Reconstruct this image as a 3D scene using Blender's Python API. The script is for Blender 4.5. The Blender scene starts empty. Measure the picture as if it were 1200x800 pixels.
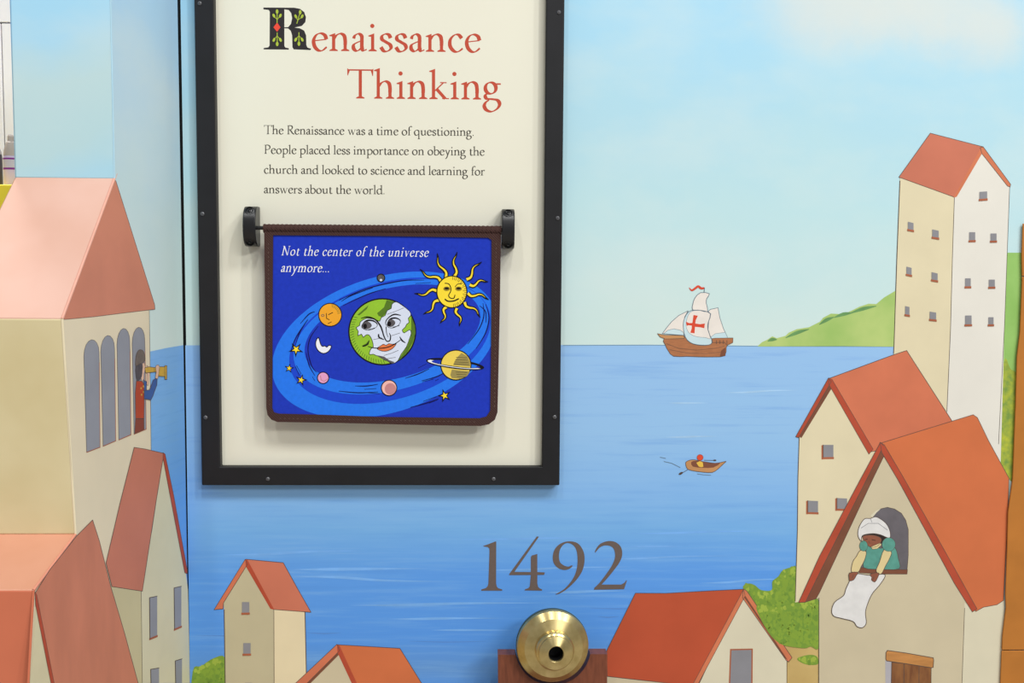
import bpy, bmesh, math, random
from mathutils import Vector, Matrix
from mathutils.geometry import tessellate_polygon
random.seed(7)
SC = bpy.context.scene
COL = SC.collection

# ------------------------------------------------------------------ camera
F = 1300.0
DIST = 1.85
EYE = Vector((0.0, -DIST, 1.5))
n_ = Vector((-43.0, -105.0, 1300.0)).normalized()          # wall normal seen in the camera (x right, y down, z forward)
d_ = Vector((-112.0, 16141.0, 1300.0)).normalized()         # plumb line
r_ = d_.cross(n_).normalized()
ex = Vector((r_.x, n_.x, -d_.x)); ey = Vector((r_.y, n_.y, -d_.y)); ez = Vector((r_.z, n_.z, -d_.z))
cam = bpy.data.cameras.new('camera'); cam_o = bpy.data.objects.new('camera', cam); COL.objects.link(cam_o)
M = Matrix(((ex.x, -ey.x, -ez.x, EYE.x), (ex.y, -ey.y, -ez.y, EYE.y), (ex.z, -ey.z, -ez.z, EYE.z), (0, 0, 0, 1)))
cam_o.matrix_world = M
cam.sensor_width = 36.0; cam.lens = F * 36.0 / 1200.0; cam.clip_start = 0.02
SC.camera = cam_o

# ------------------------------------------------------------------ light
w = bpy.data.worlds.new('world'); SC.world = w; w.use_nodes = True
w.node_tree.nodes['Background'].inputs[0].default_value = (0.97, 0.99, 1.0, 1)
w.node_tree.nodes['Background'].inputs[1].default_value = 0.345
def area(name, loc, target, sx, sy, power, col):
    l = bpy.data.lights.new(name, 'AREA'); l.shape = 'RECTANGLE'; l.size = sx; l.size_y = sy
    l.energy = power; l.color = col
    o = bpy.data.objects.new(name, l); COL.objects.link(o); o.location = loc
    o.rotation_euler = (Vector(target) - Vector(loc)).to_track_quat('-Z', 'Y').to_euler()
    return o
LAMP = (1.0, 1.0, 0.985)
for x, p in ((-1.8, 95), (0.9, 150), (3.3, 175), (5.6, 190)):
    area('ceiling_and_fill_lamp', (x, -4.6, 7.5), (x * .6, -1.9, 0), 0.26, 1.6, p, LAMP)
area('ceiling_and_fill_lamp', (3.6, -6.6, 5.0), (0.0, 0, 1.2), 3.0, 0.6, 185, LAMP)  # fill light added behind the camera to even out the wall's brightness
area('ceiling_and_fill_lamp', (-1.6, 1.2, 4.4), (-1.6, 2.0, 1.2), 1.2, 0.4, 150, LAMP)  # fill light added to brighten the cupboard behind the block
SC.view_settings.view_transform = 'Standard'; SC.view_settings.look = 'None'
SC.view_settings.exposure = -0.04; SC.view_settings.gamma = 1.0; SC.view_settings.use_curve_mapping = False

# ------------------------------------------------------------------ materials
def lin(c):
    c = c / 255.0
    return c / 12.92 if c <= 0.04045 else ((c + 0.055) / 1.055) ** 2.4
def rgb(r, g, b, k=1.0): return (min(lin(r) * k, .95), min(lin(g) * k, .95), min(lin(b) * k, .95), 1)
MATS = {}
def base_mat(name, rough, spec=0.3, metal=0.0):
    m = bpy.data.materials.new(name); m.use_nodes = True; nt = m.node_tree
    b = nt.nodes['Principled BSDF']; b.inputs['Roughness'].default_value = rough
    b.inputs['Specular IOR Level'].default_value = spec; b.inputs['Metallic'].default_value = metal
    return m, nt, b
def coords(nt, scale):
    tc = nt.nodes.new('ShaderNodeTexCoord'); mp = nt.nodes.new('ShaderNodeMapping')
    nt.links.new(tc.outputs['Object'], mp.inputs[0]); mp.inputs['Scale'].default_value = scale
    return mp.outputs[0]
def noise(nt, vec, sc, det=3, rough=.55):
    n = nt.nodes.new('ShaderNodeTexNoise'); nt.links.new(vec, n.inputs['Vector'])
    n.inputs['Scale'].default_value = sc; n.inputs['Detail'].default_value = det; n.inputs['Roughness'].default_value = rough
    return n.outputs['Fac']
def ramp(nt, fac, stops, interp='LINEAR'):
    r = nt.nodes.new('ShaderNodeValToRGB'); nt.links.new(fac, r.inputs[0]); cr = r.color_ramp; cr.interpolation = interp
    while len(cr.elements) < len(stops): cr.elements.new(0.5)
    for e, (p, c) in zip(cr.elements, stops): e.position = p
    for e, (p, c) in zip(cr.elements, stops): e.color = c
    return r.outputs[0]
def mixc(nt, fac, a, b, mode='MIX'):
    m = nt.nodes.new('ShaderNodeMix'); m.data_type = 'RGBA'; m.blend_type = mode
    for k, v in ((0, fac), (6, a), (7, b)):
        if isinstance(v, (int, float, tuple)): m.inputs[k].default_value = v
        else: nt.links.new(v, m.inputs[k])
    return m.outputs[2]
def mathn(nt, op, a, b=None, c=None):
    m = nt.nodes.new('ShaderNodeMath'); m.operation = op
    for k, v in ((0, a), (1, b), (2, c)):
        if v is None: continue
        if isinstance(v, (int, float)): m.inputs[k].default_value = v
        else: nt.links.new(v, m.inputs[k])
    return m.outputs[0]
def bump(nt, b, h, strength, dist=0.001):
    bp = nt.nodes.new('ShaderNodeBump'); nt.links.new(h, bp.inputs['Height'])
    bp.inputs['Strength'].default_value = strength; bp.inputs['Distance'].default_value = dist
    nt.links.new(bp.outputs[0], b.inputs['Normal'])
def paint(name, c, var=0.10, rough=0.6, spec=0.25, scale=18.0, stretch=(1, 1, 1), c2=None, k=1.0):
    if name in MATS: return MATS[name]
    m, nt, b = base_mat(name, rough, spec)
    v = coords(nt, stretch); f = noise(nt, v, scale)
    col = rgb(*c, k)
    lo = rgb(*c2, k) if c2 else tuple(x * (1 - var) for x in col[:3]) + (1,)
    hi = tuple(min(1, x * (1 + var)) for x in col[:3]) + (1,)
    out = ramp(nt, f, [(.32, lo), (.68, hi if not c2 else col)])
    nt.links.new(out, b.inputs['Base Color'])
    g = noise(nt, v, 900, 2); bump(nt, b, g, 0.08, 0.0004)
    MATS[name] = m; return m
def flat(name, c, rough=0.6, spec=0.25, k=1.0):
    return paint(name, c, 0.03, rough, spec, 40, k=k)

# ------------------------------------------------------------------ pixel to surface
def ray(px, py):
    return (ex * (px - 600.0) + ey * (py - 400.0) + ez * F).normalized()
class Surf:
    def __init__(s, o, n): s.o = Vector(o); s.n = Vector(n).normalized()
    def P(s, p, lift=0.0):
        d = ray(p[0], p[1]); t = (s.o - EYE).dot(s.n) / d.dot(s.n)
        return EYE + d * t + s.n * lift
WALL = Surf((0, 0, 0), (0, -1, 0))
def atY(y): return Surf((0, y, 0), (0, -1, 0))
dd = ray(760, 298); dd.z = 0; dd.normalize()               # the side of the house block runs this way
cor = WALL.P((213.5, 300))
SIDE = Surf((cor.x, 0, 0), (dd.y, -dd.x, 0))
def ZW(y): return WALL.P((600, y)).z
def C(ox, oy, s, pts): return [(ox + x / s, oy + y / s) for x, y in pts]

def tag(o, label=None, cat=None, group=None, kind=None):
    for k, v in (('label', label), ('category', cat), ('group', group), ('kind', kind)):
        if v: o[k] = v
    return o
def empty(name, loc, label, cat, group=None):
    o = bpy.data.objects.new(name, None); COL.objects.link(o); o.location = loc; o.empty_display_size = .05
    return tag(o, label, cat, group)
def rootloc(p):
    v = Vector((0, 0, 0))
    while p is not None: v += p.location; p = p.parent
    return v
def smooth_pts(pts, n=6, closed=False):
    out = []; N = len(pts); rng = N if closed else N - 1
    for i in range(rng):
        if closed: p0, p1, p2, p3 = pts[i - 1], pts[i], pts[(i + 1) % N], pts[(i + 2) % N]
        else: p0, p1, p2, p3 = pts[max(i - 1, 0)], pts[i], pts[i + 1], pts[min(i + 2, N - 1)]
        for k in range(n):
            t = k / n
            out.append(tuple(0.5 * (2 * b + (c - a) * t + (2 * a - 5 * b + 4 * c - d) * t * t + (3 * b - a - 3 * c + d) * t ** 3)
                             for a, b, c, d in zip(p0, p1, p2, p3)))
    if not closed: out.append(tuple(pts[-1]))
    return out
def circ(cx, cy, rx, ry=None, n=28, tilt=0.0):
    ry = rx if ry is None else ry; ct, st = math.cos(tilt), math.sin(tilt)
    return [(cx + rx * math.cos(a) * ct - ry * math.sin(a) * st, cy + rx * math.cos(a) * st + ry * math.sin(a) * ct)
            for a in (2 * math.pi * i / n for i in range(n))]
def clip(poly, x0, y0, x1, y1):
    def cut(ps, ins, inter):
        out = []
        for i in range(len(ps)):
            a, b = ps[i - 1], ps[i]
            if ins(b):
                if not ins(a): out.append(inter(a, b))
                out.append(b)
            elif ins(a): out.append(inter(a, b))
        return out
    def ix(x): return lambda a, b: (x, a[1] + (b[1] - a[1]) * (x - a[0]) / (b[0] - a[0]))
    def iy(y): return lambda a, b: (a[0] + (b[0] - a[0]) * (y - a[1]) / (b[1] - a[1]), y)
    poly = cut(poly, lambda p: p[0] >= x0, ix(x0)); poly = cut(poly, lambda p: p[0] <= x1, ix(x1))
    poly = cut(poly, lambda p: p[1] >= y0, iy(y0)); return cut(poly, lambda p: p[1] <= y1, iy(y1))

class MB:
    """collects flat painted shapes (in photo coordinates on a surface) and solids, then links them as one mesh"""
    def __init__(s): s.v = []; s.f = []; s.m = []; s.mats = []; s.k = 0
    def mi(s, m):
        if m not in s.mats: s.mats.append(m)
        return s.mats.index(m)
    def face3(s, pts, m, nrm=None):
        if nrm is not None and len(pts) > 2:
            c = Vector((0, 0, 0))
            for i in range(1, len(pts) - 1): c += (pts[i] - pts[0]).cross(pts[i + 1] - pts[0])
            if c.dot(nrm) < 0: pts = pts[::-1]
        b = len(s.v); s.v += [tuple(p) for p in pts]; s.f.append(tuple(range(b, b + len(pts)))); s.m.append(s.mi(m))
    def poly(s, su, pts, layer, m, outline=None, ow=1.0, holes=()):
        lift = layer * 0.00012 + (s.k % 20) * 8e-7; s.k += 1
        loops = [[Vector((x, y, 0)) for x, y in pts]] + [[Vector((x, y, 0)) for x, y in h] for h in holes]
        flatp = [p for lp in loops for p in lp]
        P3 = [su.P((p.x, p.y), lift) for p in flatp]
        b = len(s.v); s.v += [tuple(p) for p in P3]; mi = s.mi(m)
        for t in tessellate_polygon(loops):
            a, c, d = t
            if (P3[c] - P3[a]).cross(P3[d] - P3[a]).dot(su.n) < 0: t = (a, d, c)
            s.f.append(tuple(b + i for i in t)); s.m.append(mi)
        if outline: s.line(su, list(pts) + [pts[0], pts[1]], layer + .3, outline, ow)
        return s
    def strip(s, su, L, R, layer, m):
        lift = layer * 0.00012 + (s.k % 20) * 8e-7; s.k += 1
        A = [su.P(p, lift) for p in L]; B = [su.P(p, lift) for p in R]
        for i in range(len(A) - 1): s.face3([A[i], A[i + 1], B[i + 1], B[i]], m, su.n)
    def stroke(s, su, pts, layer, m, n=5):
        """pts: (x, y, width); smooth curve of changing width"""
        q = smooth_pts(pts, n); L = []; R = []
        for i, (x, y, wd) in enumerate(q):
            a = q[max(i - 1, 0)]; b = q[min(i + 1, len(q) - 1)]
            dx, dy = b[0] - a[0], b[1] - a[1]; l = math.hypot(dx, dy) or 1
            nx, ny = -dy / l * wd / 2, dx / l * wd / 2
            L.append((x + nx, y + ny)); R.append((x - nx, y - ny))
        s.strip(su, L, R, layer, m); return s
    def line(s, su, pts, layer, m, wd=1.0):
        for i in range(len(pts) - 1):
            (x0, y0), (x1, y1) = pts[i][:2], pts[i + 1][:2]
            dx, dy = x1 - x0, y1 - y0; l = math.hypot(dx, dy)
            if l < 1e-6: continue
            nx, ny = -dy / l * wd / 2, dx / l * wd / 2; tx, ty = dx / l * wd * .3, dy / l * wd * .3
            s.strip(su, [(x0 + nx - tx, y0 + ny - ty), (x1 + nx + tx, y1 + ny + ty)], [(x0 - nx - tx, y0 - ny - ty), (x1 - nx + tx, y1 - ny + ty)], layer, m)
        return s
    def prism3(s, pts, off, m, m_side=None):
        """pts: 3D outline (front), off: vector to the back"""
        n = Vector((0, 0, 0))
        for i in range(1, len(pts) - 1): n += (pts[i] - pts[0]).cross(pts[i + 1] - pts[0])
        if n.dot(off) > 0: pts = pts[::-1]; n = -n
        N = len(pts); b = len(s.v); s.v += [tuple(p) for p in pts] + [tuple(p + off) for p in pts]
        n.normalize(); ax = (pts[1] - pts[0]).normalized(); ay = n.cross(ax)
        tri = tessellate_polygon([[Vector((p.dot(ax), p.dot(ay), 0)) for p in pts]])
        mi = s.mi(m); ms = s.mi(m_side or m)
        if N <= 4: tri = None; s.f += [tuple(range(b, b + N)), tuple(range(b + 2 * N - 1, b + N - 1, -1))]; s.m += [mi, ms]
        else:
            for t in tri:
                a, c, d = t
                if (pts[c] - pts[a]).cross(pts[d] - pts[a]).dot(n) < 0: t = (a, d, c)
                s.f.append(tuple(b + i for i in t)); s.f.append(tuple(b + N + i for i in t[::-1])); s.m += [mi, ms]
        for i in range(N):
            j = (i + 1) % N; s.f.append((b + i, b + N + i, b + N + j, b + j)); s.m.append(ms)
        return s
    def box(s, x0, x1, y0, y1, z0, z1, m):
        return s.prism3([Vector((x0, y0, z0)), Vector((x1, y0, z0)), Vector((x1, y0, z1)), Vector((x0, y0, z1))], Vector((0, y1 - y0, 0)), m)
    def lathe(s, A, axis, prof, m, n=64, cap=True):
        """prof: (radius, distance along axis)"""
        ax = axis.normalized(); u = ax.cross(Vector((0, 0, 1)))
        if u.length < .1: u = Vector((1, 0, 0))
        u.normalize(); v = ax.cross(u); b = len(s.v); K = len(prof)
        for r, t in prof:
            for i in range(n):
                a = 2 * math.pi * i / n; s.v.append(tuple(A + ax * t + (u * math.cos(a) + v * math.sin(a)) * r))
        for k in range(K - 1):
            mm = m[k] if isinstance(m, list) else m; mi = s.mi(mm)
            for i in range(n):
                j = (i + 1) % n; s.f.append((b + k * n + i, b + k * n + j, b + (k + 1) * n + j, b + (k + 1) * n + i)); s.m.append(mi)
        if cap:
            mi = s.mi(m[-1] if isinstance(m, list) else m)
            s.f.append(tuple(b + i for i in range(n))[::-1]); s.f.append(tuple(b + (K - 1) * n + i for i in range(n))); s.m += [mi, mi]
        return s
    def build(s, name, parent=None, bevel=0, smooth=False, label=None, cat=None, group=None, kind=None, loc=None, seg=2):
        me = bpy.data.meshes.new(name); o = bpy.data.objects.new(name, me); COL.objects.link(o)
        if parent is not None: o.parent = parent; off = rootloc(parent)
        elif loc is not None: o.location = loc; off = Vector(loc)
        else: off = Vector((0, 0, 0))
        me.from_pydata([tuple(Vector(p) - off) for p in s.v], [], s.f)
        for m in s.mats: me.materials.append(m)
        for i, p in enumerate(me.polygons): p.material_index = s.m[i]
        if smooth:
            for p in me.polygons: p.use_smooth = True
            me.set_sharp_from_angle(angle=math.radians(22))
        if bevel:
            bm = bmesh.new(); bm.from_mesh(me); bmesh.ops.remove_doubles(bm, verts=bm.verts, dist=1e-6)
            bmesh.ops.dissolve_limit(bm, angle_limit=0.01, verts=bm.verts, edges=bm.edges, delimit={'MATERIAL'})
            bm.to_mesh(me); bm.free()
            md = o.modifiers.new('bevel', 'BEVEL'); md.width = bevel; md.segments = seg; md.limit_method = 'ANGLE'; md.angle_limit = math.radians(25)
            for p in me.polygons: p.use_smooth = True
            me.set_sharp_from_angle(angle=math.radians(40))
            o.modifiers.new('wn', 'WEIGHTED_NORMAL').keep_sharp = True
        return tag(o, label, cat, group, kind)

# painted surface materials that follow the height on the wall
def zfac(nt, y_top, y_bot, wobble=0.0, wsc=3.0):
    tc = nt.nodes.new('ShaderNodeTexCoord'); sp = nt.nodes.new('ShaderNodeSeparateXYZ'); nt.links.new(tc.outputs['Object'], sp.inputs[0])
    z0, z1 = ZW(y_top), ZW(y_bot)
    f = mathn(nt, 'MULTIPLY', mathn(nt, 'SUBTRACT', sp.outputs[2], z0), 1 / (z1 - z0))
    if wobble:
        n = noise(nt, tc.outputs['Object'], wsc, 3)
        f = mathn(nt, 'ADD', f, mathn(nt, 'MULTIPLY', mathn(nt, 'SUBTRACT', n, .5), wobble))
    return f, tc, sp
def sky_mat(name, stops, cloud=True):
    m, nt, b = base_mat(name, .55, .25)
    f, tc, sp = zfac(nt, 0, 405, .45, 4.0)
    c = ramp(nt, f, [(p, rgb(*q)) for p, q in stops])
    mp = nt.nodes.new('ShaderNodeMapping'); nt.links.new(tc.outputs['Object'], mp.inputs[0]); mp.inputs['Scale'].default_value = (1, 1, 1.7)
    n = noise(nt, mp.outputs[0], 5, 4)
    c = mixc(nt, mathn(nt, 'MULTIPLY', ramp(nt, n, [(.42, (0, 0, 0, 1)), (.7, (1, 1, 1, 1))]), .35), c, rgb(214, 228, 226))
    if cloud:
        for (px, py, rx, rz) in ((1075, -20, .26, .15), (1150, 35, .12, .10), (985, 12, .20, .10)):
            q = WALL.P((px, py))
            dx = mathn(nt, 'MULTIPLY', mathn(nt, 'SUBTRACT', sp.outputs[0], q.x), 1 / rx)
            dz = mathn(nt, 'MULTIPLY', mathn(nt, 'SUBTRACT', sp.outputs[2], q.z), 1 / rz)
            r2 = mathn(nt, 'ADD', mathn(nt, 'MULTIPLY', dx, dx), mathn(nt, 'MULTIPLY', dz, dz))
            n2 = noise(nt, tc.outputs['Object'], 9, 5)
            e = mathn(nt, 'SUBTRACT', mathn(nt, 'ADD', .35, mathn(nt, 'MULTIPLY', n2, 1.1)), r2)
            c = mixc(nt, mathn(nt, 'MULTIPLY', ramp(nt, e, [(.0, (0, 0, 0, 1)), (1, (1, 1, 1, 1))], 'EASE'), .8), c, rgb(214, 222, 219))
    nt.links.new(c, b.inputs['Base Color'])
    return m
SKY = sky_mat('painted_sky', [(0, (168, 216, 240)), (.35, (178, 218, 232)), (.6, (188, 222, 228)), (1, (205, 226, 222))])
SKY_S = sky_mat('painted_sky_side', [(0, (172, 212, 240)), (.3, (186, 215, 232)), (.6, (196, 220, 224)), (1, (212, 229, 222))], False)
SKY_F = sky_mat('painted_sky_front', [(0, (165, 216, 243)), (.12, (172, 217, 240)), (.26, (190, 218, 222)), (.42, (184, 216, 222)), (.52, (172, 215, 232)), (1, (172, 215, 232))], False)
def sea_mat(name, k=1.0, st=None):
    m, nt, b = base_mat(name, .5, .3)
    f, tc, sp = zfac(nt, 405, 805, .10, 3.0)
    c = ramp(nt, f, [(p, rgb(*q)) for p, q in st]) if st else ramp(nt, f, [(0, rgb(150, 192, 236, k)), (.25, rgb(148, 192, 234, k)), (.42, rgb(132, 182, 234, k)), (.53, rgb(116, 174, 230, k)), (.66, rgb(92, 155, 231, k)), (.85, rgb(86, 150, 230, k)), (.95, rgb(98, 150, 214, k)), (1, rgb(92, 152, 228, k))])
    mp = nt.nodes.new('ShaderNodeMapping'); nt.links.new(tc.outputs['Object'], mp.inputs[0]); mp.inputs['Scale'].default_value = (1.6, 1.6, 34)
    n = noise(nt, mp.outputs[0], 3.2, 5, .6)
    c = mixc(nt, mathn(nt, 'MULTIPLY', ramp(nt, n, [(.5, (0, 0, 0, 1)), (.74, (1, 1, 1, 1))]), .28), c, rgb(148, 196, 236, k))
    c = mixc(nt, mathn(nt, 'MULTIPLY', ramp(nt, n, [(.28, (1, 1, 1, 1)), (.47, (0, 0, 0, 1))]), .30), c, rgb(84, 142, 218, k))
    nt.links.new(c, b.inputs['Base Color']); return m
SEA = sea_mat('painted_sea'); SEA_S = sea_mat('painted_sea_side', .8, [(0, (130, 182, 236)), (.2, (124, 180, 234)), (.45, (100, 162, 232)), (.7, (88, 150, 230)), (1, (86, 148, 228))])

INK = paint('ink_outline', (88, 74, 66), .15, .6, .2, 60)
GREY = paint('window_grey', (138, 137, 142), .06)
GREYD = paint('window_dark_grey', (104, 99, 104), .10, scale=40)
SILL = paint('sill_brown', (168, 96, 66), .12)
R_LIGHT = paint('roof_coral', (201, 117, 92), .07, scale=10)
R_MID = paint('roof_terracotta', (206, 116, 84), .06, scale=12)
R_ORG = paint('roof_orange', (206, 112, 69), .06, scale=9)
R_RED = paint('roof_red', (186, 82, 52), .06, scale=9)
V_RED = paint('verge_red', (178, 76, 52), .10)
V_ORG = paint('verge_orange', (208, 120, 84), .08)
UNDER = paint('eave_brown', (124, 76, 56), .12)
CREAM = paint('wall_cream', (222, 210, 176), .04, scale=9)
CREAM_W = paint('wall_warm_cream', (226, 211, 175), .04, scale=9)
WHITE_W = paint('wall_white', (226, 222, 212), .03, scale=9)
STONE = paint('wall_stone', (203, 190, 160), .04, scale=9)
STONE2 = paint('wall_pale_stone', (216, 208, 182), .04, scale=9)
LEAF = paint('leaf_green', (130, 160, 58), .22, scale=50, c2=(116, 150, 58))
LEAF_L = paint('leaf_light_green', (158, 180, 70), .06)
LEAF_M = paint('leaf_mid_green', (132, 162, 58), .06); LEAF_S = paint('leaf_shade_green', (112, 146, 56), .06)
LEAF_D = paint('leaf_dark_green', (104, 150, 92), .15, scale=40)
HILL = paint('hill_green', (184, 204, 124), .10, scale=11, c2=(156, 190, 104))
GROUND = paint('ground_ochre', (206, 178, 116), .08, scale=14, c2=(190, 160, 100))
BROWN = paint('board_brown', (182, 116, 50), .08, .65, .2, 14)
FRAME = paint('frame_black', (27, 27, 30), .12, .5, .3, 20)
BLACK = paint('black', (14, 14, 15), .1, .5, .3)
BLACKG = paint('black_metal', (19, 19, 22), .1, .34, .5)
SIGN = paint('sign_cream', (231, 228, 210), .012, .5, .3, 3)

# ------------------------------------------------------------------ setting
floor_m = paint('floor_wood', (158, 150, 138), .15, .5, .4, 3, stretch=(1, 8, 1))
MB().box(-4, 4, -5, 4, -0.05, 0, floor_m).build('floor', kind='structure')
wall_far = paint('far_wall_white', (236, 234, 234), .01, .8, .1)
MB().box(-4, 4, 3.0, 3.1, 0, 3.7, wall_far).build('wall_back', kind='structure')

# ------------------------------------------------------------------ the painted mural board
xl = WALL.P((216.5, 300)).x; xr = WALL.P((1199, 300)).x
TOP = 2.35
bm_ = MB(); bm_.box(xl, xr + .25, 0, .018, 0, TOP, SKY)
MURAL = bm_.build('mural_board', label='large flat board painted with sky, sea and red-roofed houses, behind the black framed sign', cat='mural')
def P(name, parent=MURAL, label=None, kind=None): return (name, parent, label, kind)
sea = MB()
sea.poly(WALL, [(217.2, 404.5), (760, 404), (900, 405.5), (1070, 406), (1185, 406), (1165, 900), (224, 900)], 1, SEA)
sea.line(WALL, [(660, 404.5), (760, 404.2), (900, 405.6), (1045, 406)], 1.5, paint('horizon_ink', (104, 140, 170)), .8)
sea.build('painted_sea', MURAL, label='blue painted sea under the pale sky')
rp = MB(); rm3 = paint('ripple_pale', (166, 204, 238)); rm = paint('ripple_light', (118, 173, 235)); rm2 = paint('ripple_dark', (92, 138, 206))
for (x0, x1, y, dy, wd) in [(262, 430, 650, -5, 2.2), (340, 500, 667, -1, 2.6), (345, 520, 675, 6, 2.2), (410, 640, 709, -3, 2.4), (455, 585, 725, -1, 2.0),
                            (505, 600, 738, 0, 1.6), (640, 735, 694, -2, 2.4), (560, 740, 668, -4, 1.8), (735, 800, 640, 0, 1.6), (700, 860, 655, -4, 1.6), (780, 840, 512, -1, 1.6), (850, 935, 460, -3, 1.6), (784, 830, 472, 0, 1.6),
                            (820, 930, 683, -5, 1.8), (540, 700, 632, -2, 1.6), (740, 900, 625, -3, 1.8)]:
    rp.stroke(WALL, [(x0, y, .2), (x0 + (x1 - x0) * .3, y + dy * .2, wd * 1.3), (x0 + (x1 - x0) * .6, y + dy * .8, wd * 1.1), (x1, y + dy, .2)], 1.8, rm if y > 560 else rm3)
for (x0, x1, y) in [(230, 320, 744), (360, 400, 741), (480, 570, 751), (690, 760, 712), (700, 725, 722)]:
    rp.stroke(WALL, [(x0, y, .2), ((x0 + x1) / 2, y + 1, .9), (x1, y, .2)], 1.8, rm2)
rp.build('painted_ripples', MURAL, kind='stuff', label='pale brush strokes of ripples on the sea')

h = MB(); hp = C(860, 320, 5.454, [(150, 468), (180, 440), (215, 424), (245, 403), (275, 415), (330, 400), (350, 380), (400, 358), (480, 345), (550, 310), (570, 285), (620, 258), (700, 262), (750, 240), (800, 215), (860, 195), (910, 197), (960, 155), (1035, 110), (1060, 100), (1060, 470), (700, 466), (400, 467)])
h.poly(WALL, hp, 3, HILL)
for a, b_ in (((215, 424), (275, 416)), ((330, 402), (480, 350)), ((545, 318), (640, 272)), ((640, 272), (760, 245)), ((740, 246), (910, 202))):
    (x0, y0), (x1, y1) = C(860, 320, 5.454, [a, b_])
    h.stroke(WALL, [(x0, y0 + 2, .8), ((x0 + x1) / 2, (y0 + y1) / 2 + .6, 4.2), (x1, y1 + 1.5, .8)], 3.3, LEAF_D)
h.build('painted_hill', MURAL, label='green painted headland running down to the sea')
h = MB(); h.poly(WALL, [(1176, 296), (1197.5, 296), (1197, 330), (1195, 390), (1192, 417), (1190, 460), (1186, 560), (1182, 560), (1168, 520)], 3, paint('hill_side_green', (152, 196, 108), .08, scale=20, c2=(140, 186, 96)))
h.poly(WALL, smooth_pts([(1176, 425), (1184, 432), (1192, 440), (1190, 470), (1191, 500), (1188, 530), (1187, 561), (1181, 558), (1168, 522)], 4, True), 3.5, paint('foliage_yellow', (184, 190, 60), .2, scale=60, c2=(116, 148, 70)))
h.build('painted_hillside', MURAL, label='strip of green slope at the right edge of the mural')
gr = MB(); gr.poly(WALL, [(880, 740), (965, 735), (1185, 735), (1170, 880), (1150, 1400), (235, 1400), (225, 860), (880, 860)], 2.2, GROUND)
gr.build('painted_ground', MURAL, label='ochre ground between the painted houses')

def window(parent, rect, sill='b', face=GREY, su=WALL, layer=9, frame=None, name='window'):
    """rect: four photo corners tl, tr, br, bl"""
    m = MB()
    if frame:
        cx = sum(p[0] for p in rect) / 4; cy = sum(p[1] for p in rect) / 4
        g = []
        for x, y in rect: g.append((x + (1.6 if x > cx else -1.6), y + (1.6 if y > cy else -1.6)))
        m.poly(su, g, layer, frame)
    m.poly(su, rect, layer + .5, face)
    tl, tr, br, bl = rect
    if 'b' in sill: m.poly(su, [(bl[0] - .8, bl[1] - .6), (br[0] + .6, br[1] - .8), (br[0] + .6, br[1] + 1.6), (bl[0] - .8, bl[1] + 1.8)], layer + 1, SILL)
    if 'l' in sill: m.poly(su, [(tl[0] - 2, tl[1] + .5), (tl[0] + .4, tl[1]), (bl[0] + .4, bl[1] + 2), (bl[0] - 2, bl[1] + 2)], layer + 1, SILL)
    if 't' in sill: m.line(su, [tl, tr], layer + 1, INK, .8)
    if 'L' in sill: m.line(su, [tl, bl], layer + 1, INK, .8)
    return m.build(name, parent)
def wrect(cx, cy, w_, h_, sk=0.0): return [(cx - w_ / 2, cy - h_ / 2 - sk), (cx + w_ / 2, cy - h_ / 2 + sk), (cx + w_ / 2, cy + h_ / 2 + sk), (cx - w_ / 2, cy + h_ / 2 - sk)]

# --- tall tower house on the right
a = MB()
a.poly(WALL, [(1054.5, 208), (1118.3, 231), (1116, 300), (1113.7, 387), (1109.5, 495), (1046, 470), (1047.5, 406), (1051, 300)], 4, CREAM)
a.poly(WALL, [(1118.3, 231), (1151, 178), (1183, 218.5), (1180, 300), (1177, 382), (1172, 560), (1150, 560), (1108, 500), (1109.5, 472), (1113.7, 387), (1116, 300)], 4.1, WHITE_W)
a.line(WALL, [(1054.5, 212), (1051, 300), (1047.5, 406), (1047, 414)], 4.6, INK, .9)
a.line(WALL, [(1118.3, 231), (1116, 300), (1113.7, 387), (1109.5, 482)], 4.6, INK, .7)
a.line(WALL, [(1183, 219), (1180, 300), (1177, 382), (1170, 520)], 4.6, INK, .6)
A = a.build('painted_house', MURAL, label='tall painted tower house, cream and white, under the clouds at the right')
MB().poly(WALL, [(1090, 156), (1152, 172), (1118.3, 231), (1053.2, 207.5)], 5, R_LIGHT, INK, .6).build('roof', A)
MB().poly(WALL, [(1148.5, 173), (1152, 172), (1184.2, 216), (1183.5, 219), (1180.5, 218), (1150.5, 180)], 5.4, V_ORG, INK, .6).poly(WALL, [(1149, 174), (1152, 173), (1150.5, 180), (1121, 230.5), (1117, 231.5)], 5.3, V_ORG).build('verge', A)
for (x, y, w_, hh, sk) in [(1067, 265, 6.5, 9, .8), (1096, 274, 7.5, 9, .8), (1065, 317.5, 6, 9, .8), (1095, 324, 7, 9, .8), (1063, 364, 5, 10, .6), (1093, 370, 7.5, 9, .6),
                        (1152, 229, 9, 9, -.3), (1139, 277, 7, 10, 0), (1164, 278, 7, 9, 0), (1134, 331, 6.5, 10, 0), (1162, 332, 7, 9, 0), (1134.5, 375, 7.5, 11, 0), (1161, 376, 6, 9, 0)]:
    window(A, wrect(x, y, w_, hh, sk))

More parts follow.
